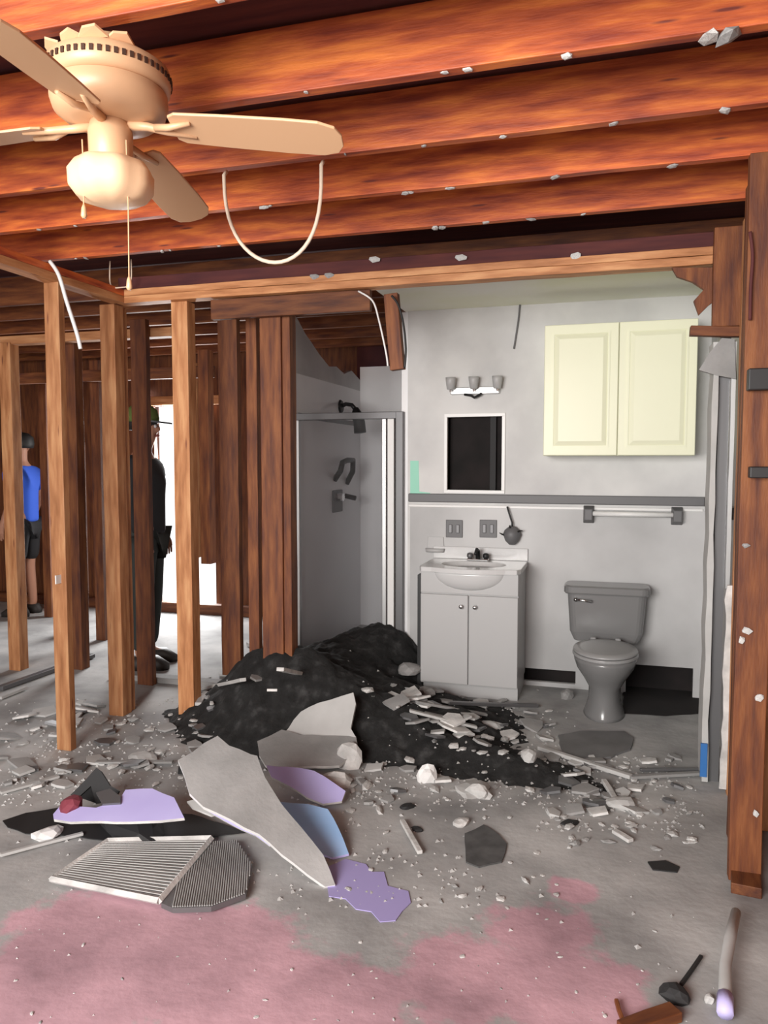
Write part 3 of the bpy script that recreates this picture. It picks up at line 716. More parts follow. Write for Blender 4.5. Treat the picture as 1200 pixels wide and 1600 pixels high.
for j in range(ny):
    for i in range(nx):
        q = (grid[j][i], grid[j][i + 1], grid[j + 1][i + 1], grid[j + 1][i])
        cx_, cy_ = q[0].co.x, q[0].co.y
        if cy_ > YB - .04 and not (SXL + .03 < cx_ < SXR - .16): continue
        if cx_ > vx0 - .03 and vyf - .03 < cy_: continue
        if max(v.co.z for v in q) > -0.004: bm.faces.new(q)
bmesh.ops.delete(bm, geom=[v for v in bm.verts if not v.link_faces], context='VERTS')
me = bpy.data.meshes.new('insulation_heap'); bm.to_mesh(me); bm.free(); me.materials.append(M['insul'])
for p in me.polygons: p.use_smooth = True
ih = bpy.data.objects.new('insulation_heap', me); C.objects.link(ih)
tag(ih, 'heap of loose blackened insulation spilling from the shower over the floor', 'insulation', kind='stuff')
def ground(x, y): return max(0.0, heap_h(x, y))

# sheets traced on their own tilted planes
def sheet(name, label, cat, outline, anchor, normal, thick, m, edge=None, warp=0.0, group=None, seed=1):
    p0 = P(anchor[0], anchor[1], Z=anchor[2]); n_ = Vector(normal).normalized()
    pts = [on_plane(x, y, p0, n_) for x, y in outline]
    c = sum(pts, Vector()) / len(pts)
    mb = MB()
    # refine the outline with slight raggedness
    r_ = random.Random(seed); fine = []
    for i, p in enumerate(pts):
        q = pts[(i + 1) % len(pts)]
        k = max(1, int((q - p).length / 0.05))
        for j in range(k):
            v = p.lerp(q, j / k)
            if j: v = v + (v - c).normalized() * r_.uniform(-.006, .006)
            fine.append(v)
    bmv = [mb.bm.verts.new(v) for v in fine]
    bot = [mb.bm.verts.new(v - n_ * thick) for v in fine]
    f = mb.bm.faces.new(bmv); mb.bm.faces.new(list(reversed(bot)))
    for k in range(len(fine)):
        mb.bm.faces.new((bmv[k], bot[k], bot[(k + 1) % len(fine)], bmv[(k + 1) % len(fine)]))
    bmesh.ops.triangulate(mb.bm, faces=[f_ for f_ in mb.bm.faces if len(f_.verts) > 4])
    if warp:
        bmesh.ops.subdivide_edges(mb.bm, edges=[e for e in mb.bm.edges if e.calc_length() > .12], cuts=2)
        for v in mb.bm.verts:
            v.co += n_ * warp * noise.noise(v.co * 2.5)
    zmin = min(v.co.z for v in mb.bm.verts)
    o = mb.build(name, m, origin=(c.x, c.y, max(0, zmin)))
    if edge:
        o.data.materials.append(edge)
        for p in o.data.polygons:
            if abs(p.normal.dot(n_)) < 0.5: p.material_index = 1
    return tag(o, label, cat, group)

# big bent grey board
A = ((278, 1188), (340, 1150), (358, 1166), (392, 1180), (402, 1182), (414, 1214), (440, 1254), (470, 1290), (505, 1335), (524, 1382), (508, 1384), (480, 1364), (440, 1334), (405, 1304), (360, 1282), (318, 1262), (296, 1240), (288, 1212))
sheet('broken_board', 'large bent grey wallboard piece with a white torn edge in the middle of the rubble', 'wallboard', A, (520, 1384, .012), (0.25, -0.55, 0.85), 0.022, M['gyp'], M['white'], 0.03)
sheet('broken_board', 'lavender triangular flap on the lower edge of the bent grey wallboard', 'wallboard', ((318, 1252), (352, 1262), (400, 1286), (424, 1306), (422, 1322), (400, 1306), (350, 1282), (322, 1266)), (410, 1322, .05), (0.25, -0.6, 0.8), 0.008, M['lav'], M['plaster'], 0.0)
# light slab behind
sheet('drywall_slab', 'light grey broken drywall slab leaning on the black heap', 'drywall', ((440, 1150), (470, 1112), (498, 1098), (552, 1082), (556, 1100), (548, 1138), (556, 1152), (500, 1150), (460, 1152)), (500, 1152, .10), (0.0, -0.75, 0.66), 0.016, M['gyplight'], M['plaster'])
sheet('drywall_slab', 'mid grey drywall slab lying in front of the light leaning slab', 'drywall', ((402, 1158), (440, 1140), (470, 1148), (556, 1150), (560, 1170), (530, 1196), (440, 1200), (415, 1196), (405, 1180)), (480, 1200, .03), (0.05, -0.35, 0.93), 0.016, M['gyp'], M['plaster'])
# lavender pieces
sheet('painted_board', 'lavender painted board with a broken white right end, in the middle of the rubble', 'wallboard', ((416, 1196), (450, 1198), (490, 1204), (520, 1222), (540, 1236), (534, 1252), (505, 1256), (480, 1246), (448, 1226), (424, 1214)), (505, 1256, .03), (0.1, -0.4, 0.9), 0.012, M['lav'], M['plaster'])
sheet('painted_board', 'pale blue board half under the bent grey wallboard', 'wallboard', ((432, 1252), (480, 1256), (512, 1264), (536, 1310), (545, 1334), (520, 1340), (490, 1330), (460, 1300)), (520, 1340, .012), (0.05, -0.25, 0.97), 0.010, M['sky'], M['lav'])
sheet('painted_board', 'wide lavender board lying at the left over the black sheet', 'wallboard', ((83, 1272), (95, 1258), (150, 1262), (186, 1250), (196, 1234), (238, 1232), (272, 1246), (288, 1278), (250, 1282), (180, 1284), (110, 1284), (84, 1280)), (180, 1284, .10), (0.0, -0.25, 0.97), 0.012, M['lav'], M['plaster'])
sheet('painted_board', 'small white and lavender board piece between the left board and the bent wallboard', 'wallboard', ((292, 1252), (316, 1246), (350, 1254), (356, 1266), (330, 1274), (300, 1262)), (320, 1274, .09), (0.1, -0.4, 0.9), 0.010, M['gyplight'], M['plaster'])
sheet('floor_film', 'bluish lavender stain of film lying flat on the concrete right of the bent board', 'film', ((512, 1354), (540, 1342), (572, 1350), (580, 1362), (600, 1362), (606, 1384), (638, 1392), (642, 1410), (618, 1438), (594, 1440), (580, 1424), (556, 1420), (540, 1404), (514, 1400)), (570, 1400, .004), (0, 0, 1), 0.003, mat('lavender_film', (0.40, 0.35, 0.66), 0.7))
# black sheet under the left board
sheet('black_sheet', 'black sheet lying on the floor under the left lavender board', 'sheet', ((4, 1282), (40, 1270), (90, 1262), (300, 1272), (345, 1286), (385, 1300), (330, 1306), (250, 1310), (200, 1318), (120, 1306), (40, 1302), (12, 1292)), (180, 1310, .010), (0, -0.06, 1), 0.004, M['rubber'])
sheet('black_sheet', 'black folded peak sticking up behind the left lavender board', 'sheet', ((110, 1242), (132, 1220), (150, 1200), (158, 1206), (172, 1228), (186, 1236), (178, 1250), (150, 1256), (142, 1228), (122, 1246)), (150, 1262, .03), (0.1, -0.85, 0.4), 0.012, M['rubber'])
sheet('dark_rag', 'grey brown scrap lying on the left lavender board', 'scrap', ((150, 1238), (172, 1232), (188, 1244), (188, 1254), (160, 1256)), (170, 1256, .13), (0, -0.3, 0.9), 0.01, M['greymetal'])
def lump(name, label, cat, px, py, size, m, z=0.0, seed=0, flat=0.6, group=None, Y=None, link=True):
    p = P(px, py, Z=z) if Y is None else P(px, py, Y=Y)
    r_ = random.Random(seed); bm = bmesh.new()
    bmesh.ops.create_icosphere(bm, subdivisions=2, radius=1)
    for v in bm.verts:
        k = 1 + 0.35 * noise.noise(v.co * 1.3 + Vector((seed * 3.7, seed, 0)))
        v.co = Vector((v.co.x * k, v.co.y * k * r_.uniform(.9, 1.0), max(-.55, v.co.z * k) * flat))
    # chop facets
    for v in bm.verts: v.co = Vector((v.co.x * size[0] / 2, v.co.y * size[1] / 2, v.co.z * size[2] / 2 + size[2] * .27 * flat))
    me = bpy.data.meshes.new(name); bm.to_mesh(me); bm.free(); me.materials.append(m)
    o = bpy.data.objects.new(name, me); C.objects.link(o); o.location = p; o.rotation_euler = (0, 0, r_.uniform(0, 3))
    return tag(o, label, cat, group)
lump('brick_piece', 'dull red broken brick piece lying on the left lavender board', 'brick', 112, 1262, (.11, .10, .09), M['red'], .10, 3, 0.7)
lump('white_chunk', 'bright white plaster chunk on the floor left of the vent grille', 'plaster', 75, 1308, (.14, .10, .08), M['white'], 0.0, 5)

lump('dark_chunk', 'black crumpled clump propping up the left lavender board', 'chunk', 205, 1296, (.42, .22, .12), M['rubber'], 0.0, 9, .9)
# fallen vent grille: frame + slats
gr = thing('vent_grille', 'fallen louvred vent grille lying flat, pale left half', 'vent grille', tuple(P(235, 1365, Z=0)))
g0 = P(235, 1365, Z=0)
q = [P(x, y, Z=0.03) - g0 for x, y in ((80, 1374), (168, 1314), (330, 1310), (248, 1408))]
fr = MB()
for i in range(4):
    a, b = q[i], q[(i + 1) % 4]
    fr.tube([a, b], 0.013, 4)
fr.build('frame', M['plaster'], gr)
for k in range(1, 22):
    t = k / 22
    a, b = q[0].lerp(q[1], t), q[3].lerp(q[2], t)
    dirv = (b - a).normalized(); side = dirv.cross(Vector((0, 0, 1)))
    w2 = side * 0.012 + Vector((0, 0, .004))
    mb = MB().prism([a - w2, b - w2, b + w2, a + w2], (0, 0, .003))
    mb.build('slat', M['gyplight'], gr)
q2 = [P(x, y, Z=0.006) - g0 for x, y in ((80, 1374), (168, 1314), (330, 1310), (248, 1408))]
MB().prism(q2, (0, 0, .004)).build('backing', M['gyplight'], gr)
gm = thing('mesh_filter', 'dark ribbed filter panel lying against the right side of the vent grille', 'filter', tuple(P(320, 1360, Z=0)))
g1 = P(320, 1360, Z=0)
fq = [P(x, y, Z=0.03) - g1 for x, y in ((252, 1410), (335, 1314), (370, 1312), (394, 1350), (384, 1396), (330, 1416), (270, 1418))]
MB().prism([v - Vector((0, 0, .02)) for v in fq], (0, 0, .018)).build('panel', M['greymetal'], gm)
rb = 34
lo = min(v.dot(RT) for v in fq); hi = max(v.dot(RT) for v in fq)
FH = Vector((-math.sin(YAW), math.cos(YAW), 0))
def clipseg(c, dv, poly):
    ts = []
    for i in range(len(poly)):
        a, b = poly[i], poly[(i + 1) % len(poly)]
        e = b - a; den = dv.x * e.y - dv.y * e.x
        if abs(den) < 1e-9: continue
        d_ = a - c; t = (d_.x * e.y - d_.y * e.x) / den; u = (d_.x * dv.y - d_.y * dv.x) / den
        if 0 <= u <= 1: ts.append(t)
    return (min(ts), max(ts)) if len(ts) >= 2 else None
dv = (P(345, 1320, Z=.03) - P(335, 1400, Z=.03)); dv.z = 0; dv.normalize()
for k in range(rb):
    c = RT * (lo + (hi - lo) * (k + .5) / rb); c.z = fq[0].z
    s_ = clipseg(c, dv, fq)
    if s_ and s_[1] - s_[0] > .03:
        MB().tube([c + dv * (s_[0] + .005), c + dv * (s_[1] - .005)], 0.0032, 5).build('rib', M['gyp'], gm)

# squared dark floor tile stain and others
sheet('carpet_scrap', 'dark square carpet scrap flat on the concrete', 'scrap', ((726, 1302), (756, 1288), (780, 1304), (792, 1318), (784, 1346), (748, 1354), (728, 1346)), (757, 1322, .008), (0, 0, 1), 0.006, M['gyp'] and noisy('dark_scrap', [(0.3, (.05, .05, .05)), (.7, (.11, .11, .11))], 12, rough=.95))
sheet('vinyl_scrap', 'rounded grey vinyl flooring patch in front of the toilet base', 'flooring', ((872, 1148), (905, 1142), (975, 1142), (990, 1152), (985, 1170), (955, 1182), (915, 1186), (880, 1184)), (930, 1165, .012), (0, 0, 1), 0.01, noisy('grey_vinyl', [(0.3, (.13, .13, .13)), (.7, (.19, .19, .19))], 6, rough=.7))
sheet('dark_scrap', 'small dark dash-shaped scrap on the floor at the right', 'scrap', ((1012, 1346), (1040, 1344), (1062, 1354), (1058, 1362), (1020, 1358)), (1036, 1352, .006), (0, 0, 1), 0.005, M['rubber'])

sheet('black_sheet', 'flat black sheet added as painted shade on the floor right of the toilet, under the torn-out wall strip', 'sheet', ((975, 1068), (1092, 1064), (1094, 1114), (1040, 1118), (972, 1114)), (1030, 1114, .006), (0, 0, 1), 0.004, M['black'])  # added black sheet imitating the shade below the wall hole
# named sticks and chunks: label, cat, p0, p1 (pixels), width, height, z0, z1, material
def stick(name, label, cat, a, b, w_, h_, m, z0=None, z1=None, group=None):
    def pt(c, z):
        if z is None:
            p = P(c[0], c[1], Z=0.0)
            for _ in range(12): p = P(c[0], c[1], Z=ground(p.x, p.y) + .01)
            return p + Vector((0, 0, h_ * .35))
        return P(c[0], c[1], Z=z)
    return timber(name, label, cat, pt(a, z0), pt(b, z1), w_, h_, m, group)
S = [
 ('wood_strip', 'long pale baseboard strip lying along the bathroom threshold', 'strip', (842, 1170), (986, 1216), .03, .02, 'gyplight'),
 ('wood_strip', 'short white slat standing at an angle right of the middle of the floor', 'strip', (629, 1284), (656, 1334), .022, .015, 'plaster'),
 ('plaster_stick', 'white broken lath lying on the black heap near the shower', 'lath', (388, 1010), (482, 998), .10, .03, 'plaster'),
 ('plaster_stick', 'thin white splinter on the black heap below the lath', 'lath', (438, 1048), (476, 1056), .04, .02, 'plaster'),
 ('plaster_stick', 'pale splinter pointing right at the left edge of the black heap', 'lath', (316, 1078), (380, 1064), .035, .02, 'gyplight'),
 ('plaster_stick', 'short bright upright splinter beside the bent wallboard top', 'lath', (376, 1168), (370, 1132), .035, .02, 'plaster'),
 ('plaster_stick', 'grey splinter behind the free standing pale stud foot', 'lath', (310, 1102), (322, 1084), .04, .02, 'gyplight'),
 ('wood_strip', 'narrow grey strip along the rubble in front of the vanity, upper one', 'strip', (650, 1098), (760, 1118), .03, .015, 'gyp'),
 ('wood_strip', 'long thin grey strip in the rubble below the vanity left door', 'strip', (572, 1094), (700, 1124), .025, .015, 'gyp'),
 ('wood_strip', 'grey strip crossing the rubble below the vanity right door', 'strip', (640, 1112), (745, 1138), .03, .015, 'gyplight'),
 ('wood_strip', 'dark strip at the foot of the vanity right door', 'strip', (700, 1100), (840, 1104), .03, .02, 'greymetal'),
 ('wood_strip', 'pale stick pointing to the right jamb, near the threshold strip end', 'strip', (944, 1222), (962, 1252), .025, .02, 'plaster'),
 ('wood_strip', 'grey strip in front of the threshold, pointing at the right jamb', 'strip', (985, 1216), (1094, 1210), .03, .015, 'gyp'),
 ('wood_strip', 'thin dark strip behind the right jamb foot', 'strip', (1000, 1204), (1096, 1204), .02, .015, 'greymetal'),
 ('wood_strip', 'pale curved sliver on the floor below the right rubble clump', 'strip', (960, 1300), (986, 1316), .03, .015, 'plaster'),
 ('wood_strip', 'dark strip on the floor behind the left stud feet', 'strip', (0, 1078), (145, 1026), .05, .03, 'greymetal'),
 ('wood_strip', 'second pale strip on the floor at the left edge', 'strip', (0, 1092), (40, 1076), .03, .02, 'gyplight'),
 ('wood_strip', 'flat lath on the floor left of the black folded peak', 'strip', (0, 1240), (92, 1214), .03, .012, 'gyplight'),
 ('wood_strip', 'thin lath on the floor behind the black folded peak', 'strip', (150, 1192), (270, 1192), .03, .012, 'gyp'),
 ('wood_strip', 'thin grey lath left of the white chunk by the vent grille', 'strip', (0, 1338), (130, 1304), .02, .012, 'gyplight'),
]
for nm, lab, cat, a, b, w_, h_, m in S: stick(nm, lab, cat, a, b, w_, h_, M[m])

Lp = [
 ('plaster_chunk', 'square white block standing alone in the middle of the floor', 'plaster', 668, 1222, (.10, .07, .11), 'white', 1.0),
 ('plaster_chunk', 'round pale plaster chunk left of the bent wallboard top', 'plaster', 222, 1188, (.17, .12, .07), 'gyplight', .7),
 ('plaster_chunk', 'white crumbled plaster clump at the right end of the drywall slabs', 'plaster', 545, 1198, (.14, .12, .17), 'plaster', 1.0),
 ('plaster_chunk', 'white crumbled clump just above the lavender board end', 'plaster', 522, 1228, (.18, .12, .11), 'plaster', .8),
 ('plaster_chunk', 'pale plaster lump at the upper edge of the crumbled clump', 'plaster', 560, 1172, (.12, .10, .14), 'plaster', .9),
 ('plaster_chunk', 'flat pale plaster plate right of the white square block', 'plaster', 738, 1236, (.20, .16, .06), 'gyplight', .6),
 ('plaster_chunk', 'white plate leaning in the rubble right of the white block', 'plaster', 748, 1246, (.12, .06, .09), 'plaster', .9),
 ('plaster_chunk', 'pale lump on the black strip below the vanity', 'plaster', 766, 1138, (.16, .10, .07), 'gyplight', .8),
 ('plaster_chunk', 'small lump at the tip of the threshold strip left end', 'plaster', 826, 1188, (.09, .08, .08), 'gyplight', .9),
 ('plaster_chunk', 'grey lump in the rubble clump near the right jamb', 'plaster', 972, 1262, (.15, .10, .08), 'gyplight', .8),
 ('plaster_chunk', 'pale lump left of the dark square scrap', 'plaster', 720, 1290, (.08, .06, .05), 'plaster', .8),
 ('plaster_chunk', 'white flake above the dark dash near the floor middle right', 'plaster', 860, 1272, (.10, .04, .03), 'plaster', .6),
 ('plaster_chunk', 'grey lump in the rubble left of the toilet base', 'plaster', 886, 1092, (.10, .08, .10), 'gyp', .9),
 ('plaster_chunk', 'grey lump at the foot of the shower jamb', 'plaster', 640, 1052, (.16, .12, .12), 'gyp', .8),
 ('plaster_chunk', 'pale lump at the left foot of the vanity', 'plaster', 668, 1086, (.12, .10, .08), 'gyp', .8),
 ('plaster_chunk', 'grey lump right of the crumbled white clump', 'plaster', 606, 1182, (.12, .10, .07), 'gyplight', .8),
 ('dark_chunk', 'small black lump above the short white slat on the floor', 'chunk', 636, 1263, (.07, .05, .04), 'rubber', .8),
 ('dark_chunk', 'small black lump right of the short white slat', 'chunk', 652, 1298, (.06, .04, .03), 'rubber', .8),
 ('dark_chunk', 'black lump under the corner of the bent wallboard left side', 'chunk', 292, 1206, (.10, .08, .09), 'rubber', .9),
 ('dark_chunk', 'black lump right of the pale curved flake on the floor', 'chunk', 890, 1288, (.08, .06, .03), 'rubber', .7),
 ('dark_chunk', 'black lump on the floor behind the stud at the far left', 'chunk', 120, 990, (.25, .2, .3), 'rubber', 1.0),
]
for k, (nm, lab, cat, px, py, sz, m, fl_) in enumerate(Lp):
    p = P(px, py, Z=0)
    for _ in range(10): p = P(px, py, Z=ground(p.x, p.y))
    lump(nm, lab, cat, px, py, sz, M[m], p.z - .004, k + 20, fl_)

def shard(px, py, r, label, group, m, seed):
    p = P(px, py, Z=0)
    for _ in range(8): p = P(px, py, Z=ground(p.x, p.y))
    r_ = random.Random(seed); n = r_.randint(4, 6); a0 = r_.uniform(0, 6)
    pts = [(r * r_.uniform(.6, 1.2) * math.cos(a0 + 6.283 * k / n), r * r_.uniform(.5, 1.0) * math.sin(a0 + 6.283 * k / n), 0) for k in range(n)]
    o = MB().prism(pts, (0, 0, .012)).build('drywall_shard', m)
    o.location = p + Vector((0, 0, r * .12)); o.rotation_euler = (r_.uniform(-.28, .28), r_.uniform(-.28, .28), 0)
    return tag(o, label, 'shard', group)
def shards(n, x0, x1, y0, y1, r0, r1, label, group, seed):
    r_ = random.Random(seed); k = 0
    while k < n:
        px, py = r_.uniform(x0, x1), r_.uniform(y0, y1)
        p = P(px, py, Z=0)
        if p.y > 5.1 or p.x > .40: continue
        shard(px, py, r_.uniform(r0, r1), label, group, M[r_.choice(['gyp', 'gyplight', 'gyp', 'plaster', 'greymetal'])], seed * 100 + k); k += 1
shards(46, 570, 860, 1075, 1165, .03, .10, 'flat broken board shard in the rubble in front of the vanity', 'shards before the vanity', 3)
shards(26, 840, 1095, 1185, 1275, .02, .07, 'flat grey shard in the litter between toilet and right jamb', 'shards by the right jamb', 4)
shards(40, 0, 330, 1085, 1235, .03, .09, 'flat grey shard among the rubble at the left stud feet', 'shards at the stud feet', 5)
shards(22, 300, 460, 1030, 1165, .03, .08, 'flat shard lying on the left slope of the black heap', 'shards on the black heap', 6)
shards(12, 920, 1010, 1225, 1275, .02, .06, 'flat shard in the clump below the threshold strip end', 'shards at the threshold clump', 9)
shards(14, 540, 700, 1170, 1260, .02, .06, 'flat shard beside the crumbled plaster clump', 'shards by the clump', 8)
# dust-sized litter nobody could count
lb = bmesh.new(); lr = random.Random(77)
for (x0_, x1_, y0_, y1_, n_) in ((540, 900, 1080, 1260, 700), (0, 360, 1090, 1260, 600), (840, 1100, 1180, 1300, 350), (380, 760, 1180, 1420, 220), (0, 1150, 1300, 1598, 130)):
    for k in range(n_):
        p = P(lr.uniform(x0_, x1_), lr.uniform(y0_, y1_), Z=0)
        if p.y > 4.8 or p.x > .42: continue
        z = ground(p.x, p.y)
        if z > .015 and lr.random() < .85: continue
        r = lr.uniform(.003, .012) * (0.5 if p.y < 2.4 else 1)
        v = [lb.verts.new((p.x + r * lr.uniform(.5, 1.3) * math.cos(a), p.y + r * lr.uniform(.5, 1.3) * math.sin(a), z)) for a in (0.3, 2.4, 4.4)]
        t_ = lb.verts.new((p.x, p.y, z + r * .9))
        lb.faces.new(v)
        for i in range(3): lb.faces.new((v[i], v[(i + 1) % 3], t_))
bmesh.ops.recalc_face_normals(lb, faces=lb.faces)
me = bpy.data.meshes.new('floor_litter'); lb.to_mesh(me); lb.free(); me.materials.append(M['gyplight'])
o = bpy.data.objects.new('floor_litter', me); C.objects.link(o); tag(o, 'fine plaster grit strewn over the concrete floor', 'litter', kind='stuff')

# bottom-right pipe and litter
stickp = [P(1150, 1425, Z=.05), P(1140, 1470, Z=.05), P(1133, 1510, Z=.045), P(1133, 1550, Z=.04), P(1133, 1572, Z=.03)]
pp = thing('white_pipe', 'grey white broken pipe lying at the lower right corner with a lavender end', 'pipe', tuple(P(1133, 1572, Z=0)))
g2 = P(1133, 1572, Z=0)
MB().tube([p - g2 for p in stickp], [.016, .018, .017, .019, .019], 10).build('pipe', M['gyplight'], pp, smooth=True)
MB().tube([P(1133, 1555, Z=.04) - g2, P(1133, 1584, Z=.028) - g2], .022, 10).build('pipe_end', M['lav'], pp, smooth=True)
lump('dark_chunk', 'black clump of litter on the floor near the lower right corner', 'chunk', 1055, 1560, (.09, .08, .06), M['rubber'], 0, 71, .9)
stick('dark_twig', 'thin dark twig rising from the black litter clump', 'twig', (1064, 1540), (1096, 1495), .012, .01, M['rubber'])
timber('red_board', 'reddish board scrap at the bottom edge of the photo', 'board', P(972, 1610, Z=.02), P(1056, 1580, Z=.02), .05, .03, M['old'])
stick('wood_strip', 'small dark reddish peg at the bottom edge beside the red board', 'strip', (962, 1565), (974, 1600), .012, .012, M['old'])
lump('plaster_chunk', 'pale crumb beside the pipe end at the lower right', 'plaster', 1108, 1565, (.03, .03, .03), M['plaster'], 0, 73, .9)

# countless little crumbs: individual copies
crumb_meshes = []
for k in range(6):
    bm = bmesh.new(); bmesh.ops.create_icosphere(bm, subdivisions=1, radius=1)
    for v in bm.verts:
        v.co *= rs.uniform(.6, 1.15); v.co.z = max(-.4, v.co.z * .6)
    bmesh.ops.translate(bm, verts=bm.verts, vec=(0, 0, .4))
    me = bpy.data.meshes.new('plaster_crumb'); bm.to_mesh(me); bm.free(); me.materials.append(M['plaster' if k < 3 else 'gyplight' if k < 5 else 'gyp'])
    crumb_meshes.append(me)
def crumb(p, r, label, group, cat='crumb'):
    o = bpy.data.objects.new('plaster_crumb', rs.choice(crumb_meshes)); C.objects.link(o)
    o.location = p; o.rotation_euler = (0, 0, rs.uniform(0, 6)); o.scale = (r * rs.uniform(.8, 1.8), r * rs.uniform(.6, 1.2), r * rs.uniform(.5, 1.0))
    return tag(o, label, cat, group)
def scatter(n, x0, x1, y0, y1, r0, r1, label, group):
    k = 0
    while k < n:
        px, py = rs.uniform(x0, x1), rs.uniform(y0, y1)
        p = P(px, py, Z=0)
        for _ in range(8): p = P(px, py, Z=ground(p.x, p.y))
        if p.y > 5.2 or p.x > .42: continue
        crumb(Vector((p.x, p.y, p.z - .001)), rs.uniform(r0, r1), label, group); k += 1
scatter(70, 560, 870, 1070, 1240, .012, .038, 'broken plaster crumb in the rubble band below the vanity', 'plaster crumbs below the vanity')
scatter(45, 850, 1100, 1180, 1330, .008, .026, 'plaster crumb in the litter in front of the right jamb', 'plaster crumbs by the right jamb')
scatter(60, 0, 340, 1110, 1230, .010, .034, 'plaster crumb in the rubble around the left stud feet', 'plaster crumbs at the stud feet')
scatter(45, 500, 900, 1240, 1420, .006, .018, 'small plaster crumb on the open concrete in the middle of the floor', 'plaster crumbs on the open floor')
scatter(40, 0, 1100, 1420, 1598, .003, .008, 'tiny pale speck on the bare foreground concrete', 'specks on the foreground floor')
scatter(22, 480, 600, 1140, 1270, .010, .03, 'white crumb around the crumbled plaster clump', 'crumbs at the plaster clump')
scatter(14, 300, 480, 990, 1140, .010, .03, 'pale crumb on the black heap left part', 'crumbs on the black heap')

# plaster bits still stuck along the joist undersides
for j, px, r in ((1, 690, .012), (1, 725, .012), (1, 875, .016), (1, 1090, .03), (1, 1120, .035), (1, 480, .008), (2, 660, .01), (2, 540, .008), (2, 780, .014), (2, 950, .014), (2, 1118, .016), (3, 415, .016), (3, 425, .014), (3, 632, .02), (3, 640, .018), (3, 700, .018), (3, 860, .022), (3, 1040, .022), (4, 258, .014), (4, 345, .012), (4, 678, .022), (4, 690, .020), (4, 755, .014), (4, 825, .016), (4, 905, .014), (4, 125, .01), (4, 140, .014), (3, 70, .016), (3, 125, .012), (0, 350, .014), (4, 270, .01)):
    Y = JY[j]
    x = PX(px, Y)
    o = crumb(Vector((x, Y + .01, JB)), r, 'bit of pale plaster stuck to a ceiling joist edge', 'plaster bits on the joists')
    o.rotation_euler = (math.pi, 0, rs.uniform(0, 6))
for px, py in ((492, 432), (515, 430), (720, 402), (900, 400), (585, 405)):
    p = P(px, py, Y=YF); 
    o = crumb(p + Vector((0, .002, 0)), .02, 'pale plaster smear left on the top plate over the bathroom', 'plaster on the top plate')
    o.scale = (.035, .02, .008); o.rotation_euler = (R(90), 0, 0)
for px, py, Y in ((1166, 852, 2.997), (1166, 985, 2.997), (1158, 1000, 2.997), (1180, 1270, 2.997), (1186, 1090, 2.997)):
    p = P(px, py, Y=Y)
    o = crumb(p, .016, 'pale plaster bit stuck to the nearest right stud', 'plaster on the right stud'); o.rotation_euler = (R(90), 0, 0)

tag(MB().box((0, 0, 0), (.006, .05, .045)).build('stud_tag', M['white'], origin=(0, 0, 0)), 'small white tag low on the second pale stud', 'tag').location = P(92, 905, Y=3.362)

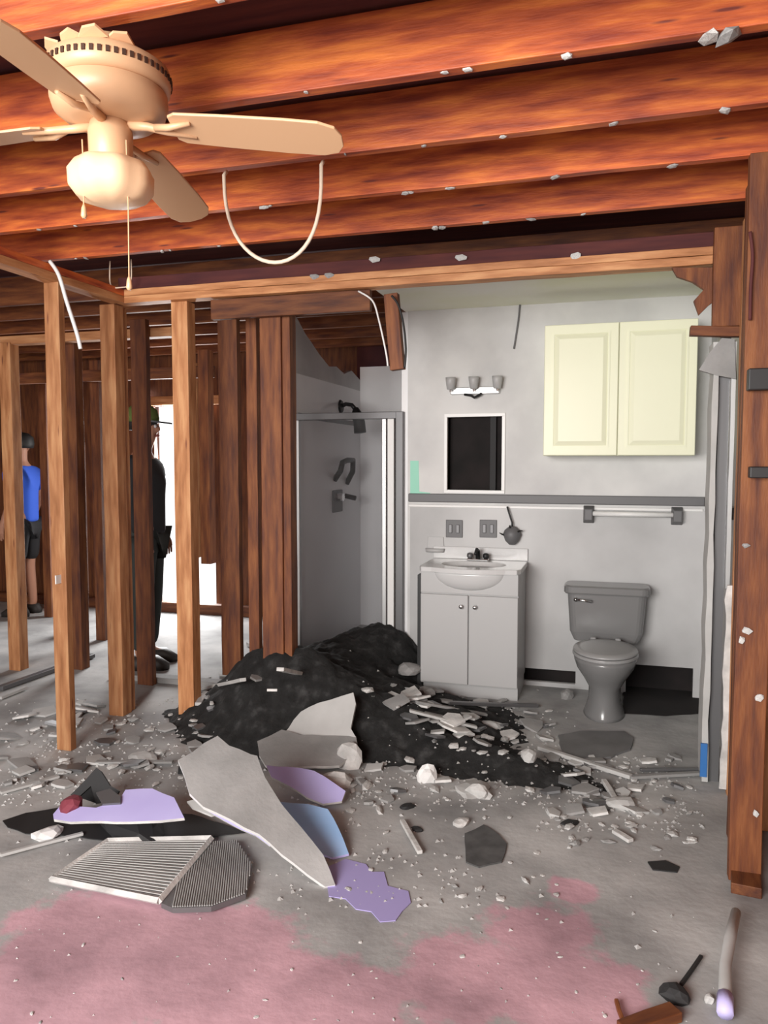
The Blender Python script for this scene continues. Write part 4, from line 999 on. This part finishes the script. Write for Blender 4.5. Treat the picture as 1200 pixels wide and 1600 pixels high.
# ------------------------------------------------------------------ people
def skin_obj(name, pts, edges, m, parent, root=0, sub=2):
    """pts: list of (x,y,z,r)"""
    me = bpy.data.meshes.new(name)
    me.from_pydata([p[:3] for p in pts], edges, []); me.update()
    o = bpy.data.objects.new(name, me); C.objects.link(o); o.parent = parent
    me.materials.append(m)
    o.modifiers.new('skin', 'SKIN').use_smooth_shade = True
    for k, p in enumerate(pts):
        r_ = p[3] if isinstance(p[3], tuple) else (p[3], p[3])
        me.skin_vertices[0].data[k].radius = r_
        me.skin_vertices[0].data[k].use_root = (k == root)
    s = o.modifiers.new('sub', 'SUBSURF'); s.levels = sub; s.render_levels = sub
    return o
def person(label, loc, rz, h, shirt, lower, cap=None, hair=None, shorts=True, arm_bend=0.0):
    t = thing('person', label, 'person', loc, rz); t.scale = (h / 1.8,) * 3
    pts = []; ed = []
    def add(x, y, z, r, parent=None):
        pts.append((x, y, z, r)); k = len(pts) - 1
        if parent is not None: ed.append((parent, k))
        return k
    pel = add(0, 0, .95, .12)
    bel = add(0, 0, 1.10, .125, pel); che = add(0, 0, 1.28, .14, bel); uch = add(0, -.01, 1.42, .10, che)
    nk = add(0, 0, 1.52, .055, uch); h0 = add(0, .015, 1.60, .075, nk); h1 = add(0, .015, 1.68, .095, h0); h2 = add(0, 0, 1.755, .07, h1)
    add(0, .125, 1.665, .014, h1)          # nose
    arms = {}; legs = {}
    for s in (-1, 1):
        sh_ = add(s * .18, -.01, 1.41, .062, uch); el = add(s * .245, -.03, 1.14, .043, sh_); wr = add(s * .25, .06 + arm_bend, .93 + arm_bend, .029, el)
        pm = add(s * .25, .08 + arm_bend * 1.2, .87 + arm_bend, .033, wr)
        arms[s] = (sh_, el, wr)
        for f, (dy, L_) in enumerate(((-.025, .060), (-.008, .075), (.009, .070), (.026, .058))):
            a = add(s * .247, .085 + arm_bend * 1.2 + dy, .835 + arm_bend, .0095, pm)
            b = add(s * .240, .092 + arm_bend * 1.2 + dy, .835 - L_ * .55 + arm_bend, .0085, a)
            add(s * .228, .095 + arm_bend * 1.2 + dy, .835 - L_ + arm_bend, .007, b)
        a = add(s * .232, .115 + arm_bend * 1.2, .865 + arm_bend, .010, pm); add(s * .222, .125 + arm_bend * 1.2, .825 + arm_bend, .008, a)
        hp_ = add(s * .095, 0, .90, .095, pel); kn = add(s * .105, .015, .50, .058, hp_); an = add(s * .105, -.02, .09, .040, kn); add(s * .11, .10, .04, .038, an)
        legs[s] = (hp_, kn, an)
    skin_obj('body', pts, ed, M['skin'], t)
    # shirt
    sp = [(0, 0, .93, .15), (0, 0, 1.10, .155), (0, 0, 1.28, .17), (0, -.01, 1.42, .125), (0, 0, 1.48, .075)]; se = [(0, 1), (1, 2), (2, 3), (3, 4)]
    for s in (-1, 1):
        k = len(sp); sp += [(s * .18, -.01, 1.41, .085), (s * .225, -.02, 1.22, .072)]; se += [(3, k), (k, k + 1)]
        if not shorts:
            sp += [(s * .245, -.03, 1.14, .062), (s * .25, .05 + arm_bend, .95 + arm_bend, .047)]; se += [(k + 1, k + 2), (k + 2, k + 3)]
    skin_obj('shirt', sp, se, shirt, t, root=1)
    lp = [(0, 0, .96, .14)]; le = []
    for s in (-1, 1):
        k = len(lp); lp += [(s * .095, 0, .88, .118), (s * .11, .012, .52 if shorts else .5, .092 if shorts else .078)]; le += [(0, k), (k, k + 1)]
        if not shorts: lp += [(s * .108, -.015, .11, .06)]; le += [(k + 1, k + 2)]
    skin_obj('shorts' if shorts else 'trousers', lp, le, lower, t)
    for s in (-1, 1):
        MB().loft([rrect(s * .11, .045, 0.0, .095, .28, .045), rrect(s * .11, .045, .04, .10, .28, .045), rrect(s * .11, .02, .09, .09, .18, .04)]).build('shoe', M['shoe'], t, smooth=True)
        MB().lathe([(.004, -.012), (.012, 0), (.004, .012)], (s * .035, .098, 1.685), 10).build('eye', M['eye'], t, smooth=True)
        MB().loft([ell(s * .095, .0, 1.63, .008, .012, 10), ell(s * .10, -.005, 1.66, .012, .022, 10), ell(s * .10, -.008, 1.69, .010, .020, 10)]).build('ear', M['skin'], t, smooth=True)
    MB().loft([ell(0, .10, 1.612, .022, .012, 12), ell(0, .105, 1.622, .026, .014, 12), ell(0, .10, 1.63, .02, .010, 12)]).build('mouth', M['lip'], t, smooth=True)
    MB().lathe([(.102, 1.66), (.112, 1.70), (.105, 1.765), (.06, 1.805), (.01, 1.815)], (0, -.012, 0), 24).build('hair', hair or M['hair'], t, smooth=True)
    if cap:
        c = MB().lathe([(.116, 1.715), (.118, 1.745), (.105, 1.80), (.06, 1.835), (.01, 1.84)], (0, -.005, 0), 24).build('cap', cap, t, smooth=True)
        MB().prism([(-.085, .06, 1.715), (-.08, .15, 1.705), (-.04, .195, 1.70), (.04, .195, 1.70), (.08, .15, 1.705), (.085, .06, 1.715)], (0, 0, .012)).build('cap_brim', M['dark'], c)
    return t
p1 = P(41, 960, Z=0)
person('person in a blue shirt and black shorts standing beyond the left studs', (p1.x, p1.y, 0), R(100), 1.82, M['shirt_blue'], M['cloth_black'], arm_bend=.0)
p2 = P(224, 720, d=5.75); 
person('person in a black jacket and green cap facing right before the bright doorway', (p2.x, p2.y, 0), YAW - R(90), 1.93, M['cloth_black'], M['cloth_dark'], cap=M['cloth_green'], shorts=False, arm_bend=.0)
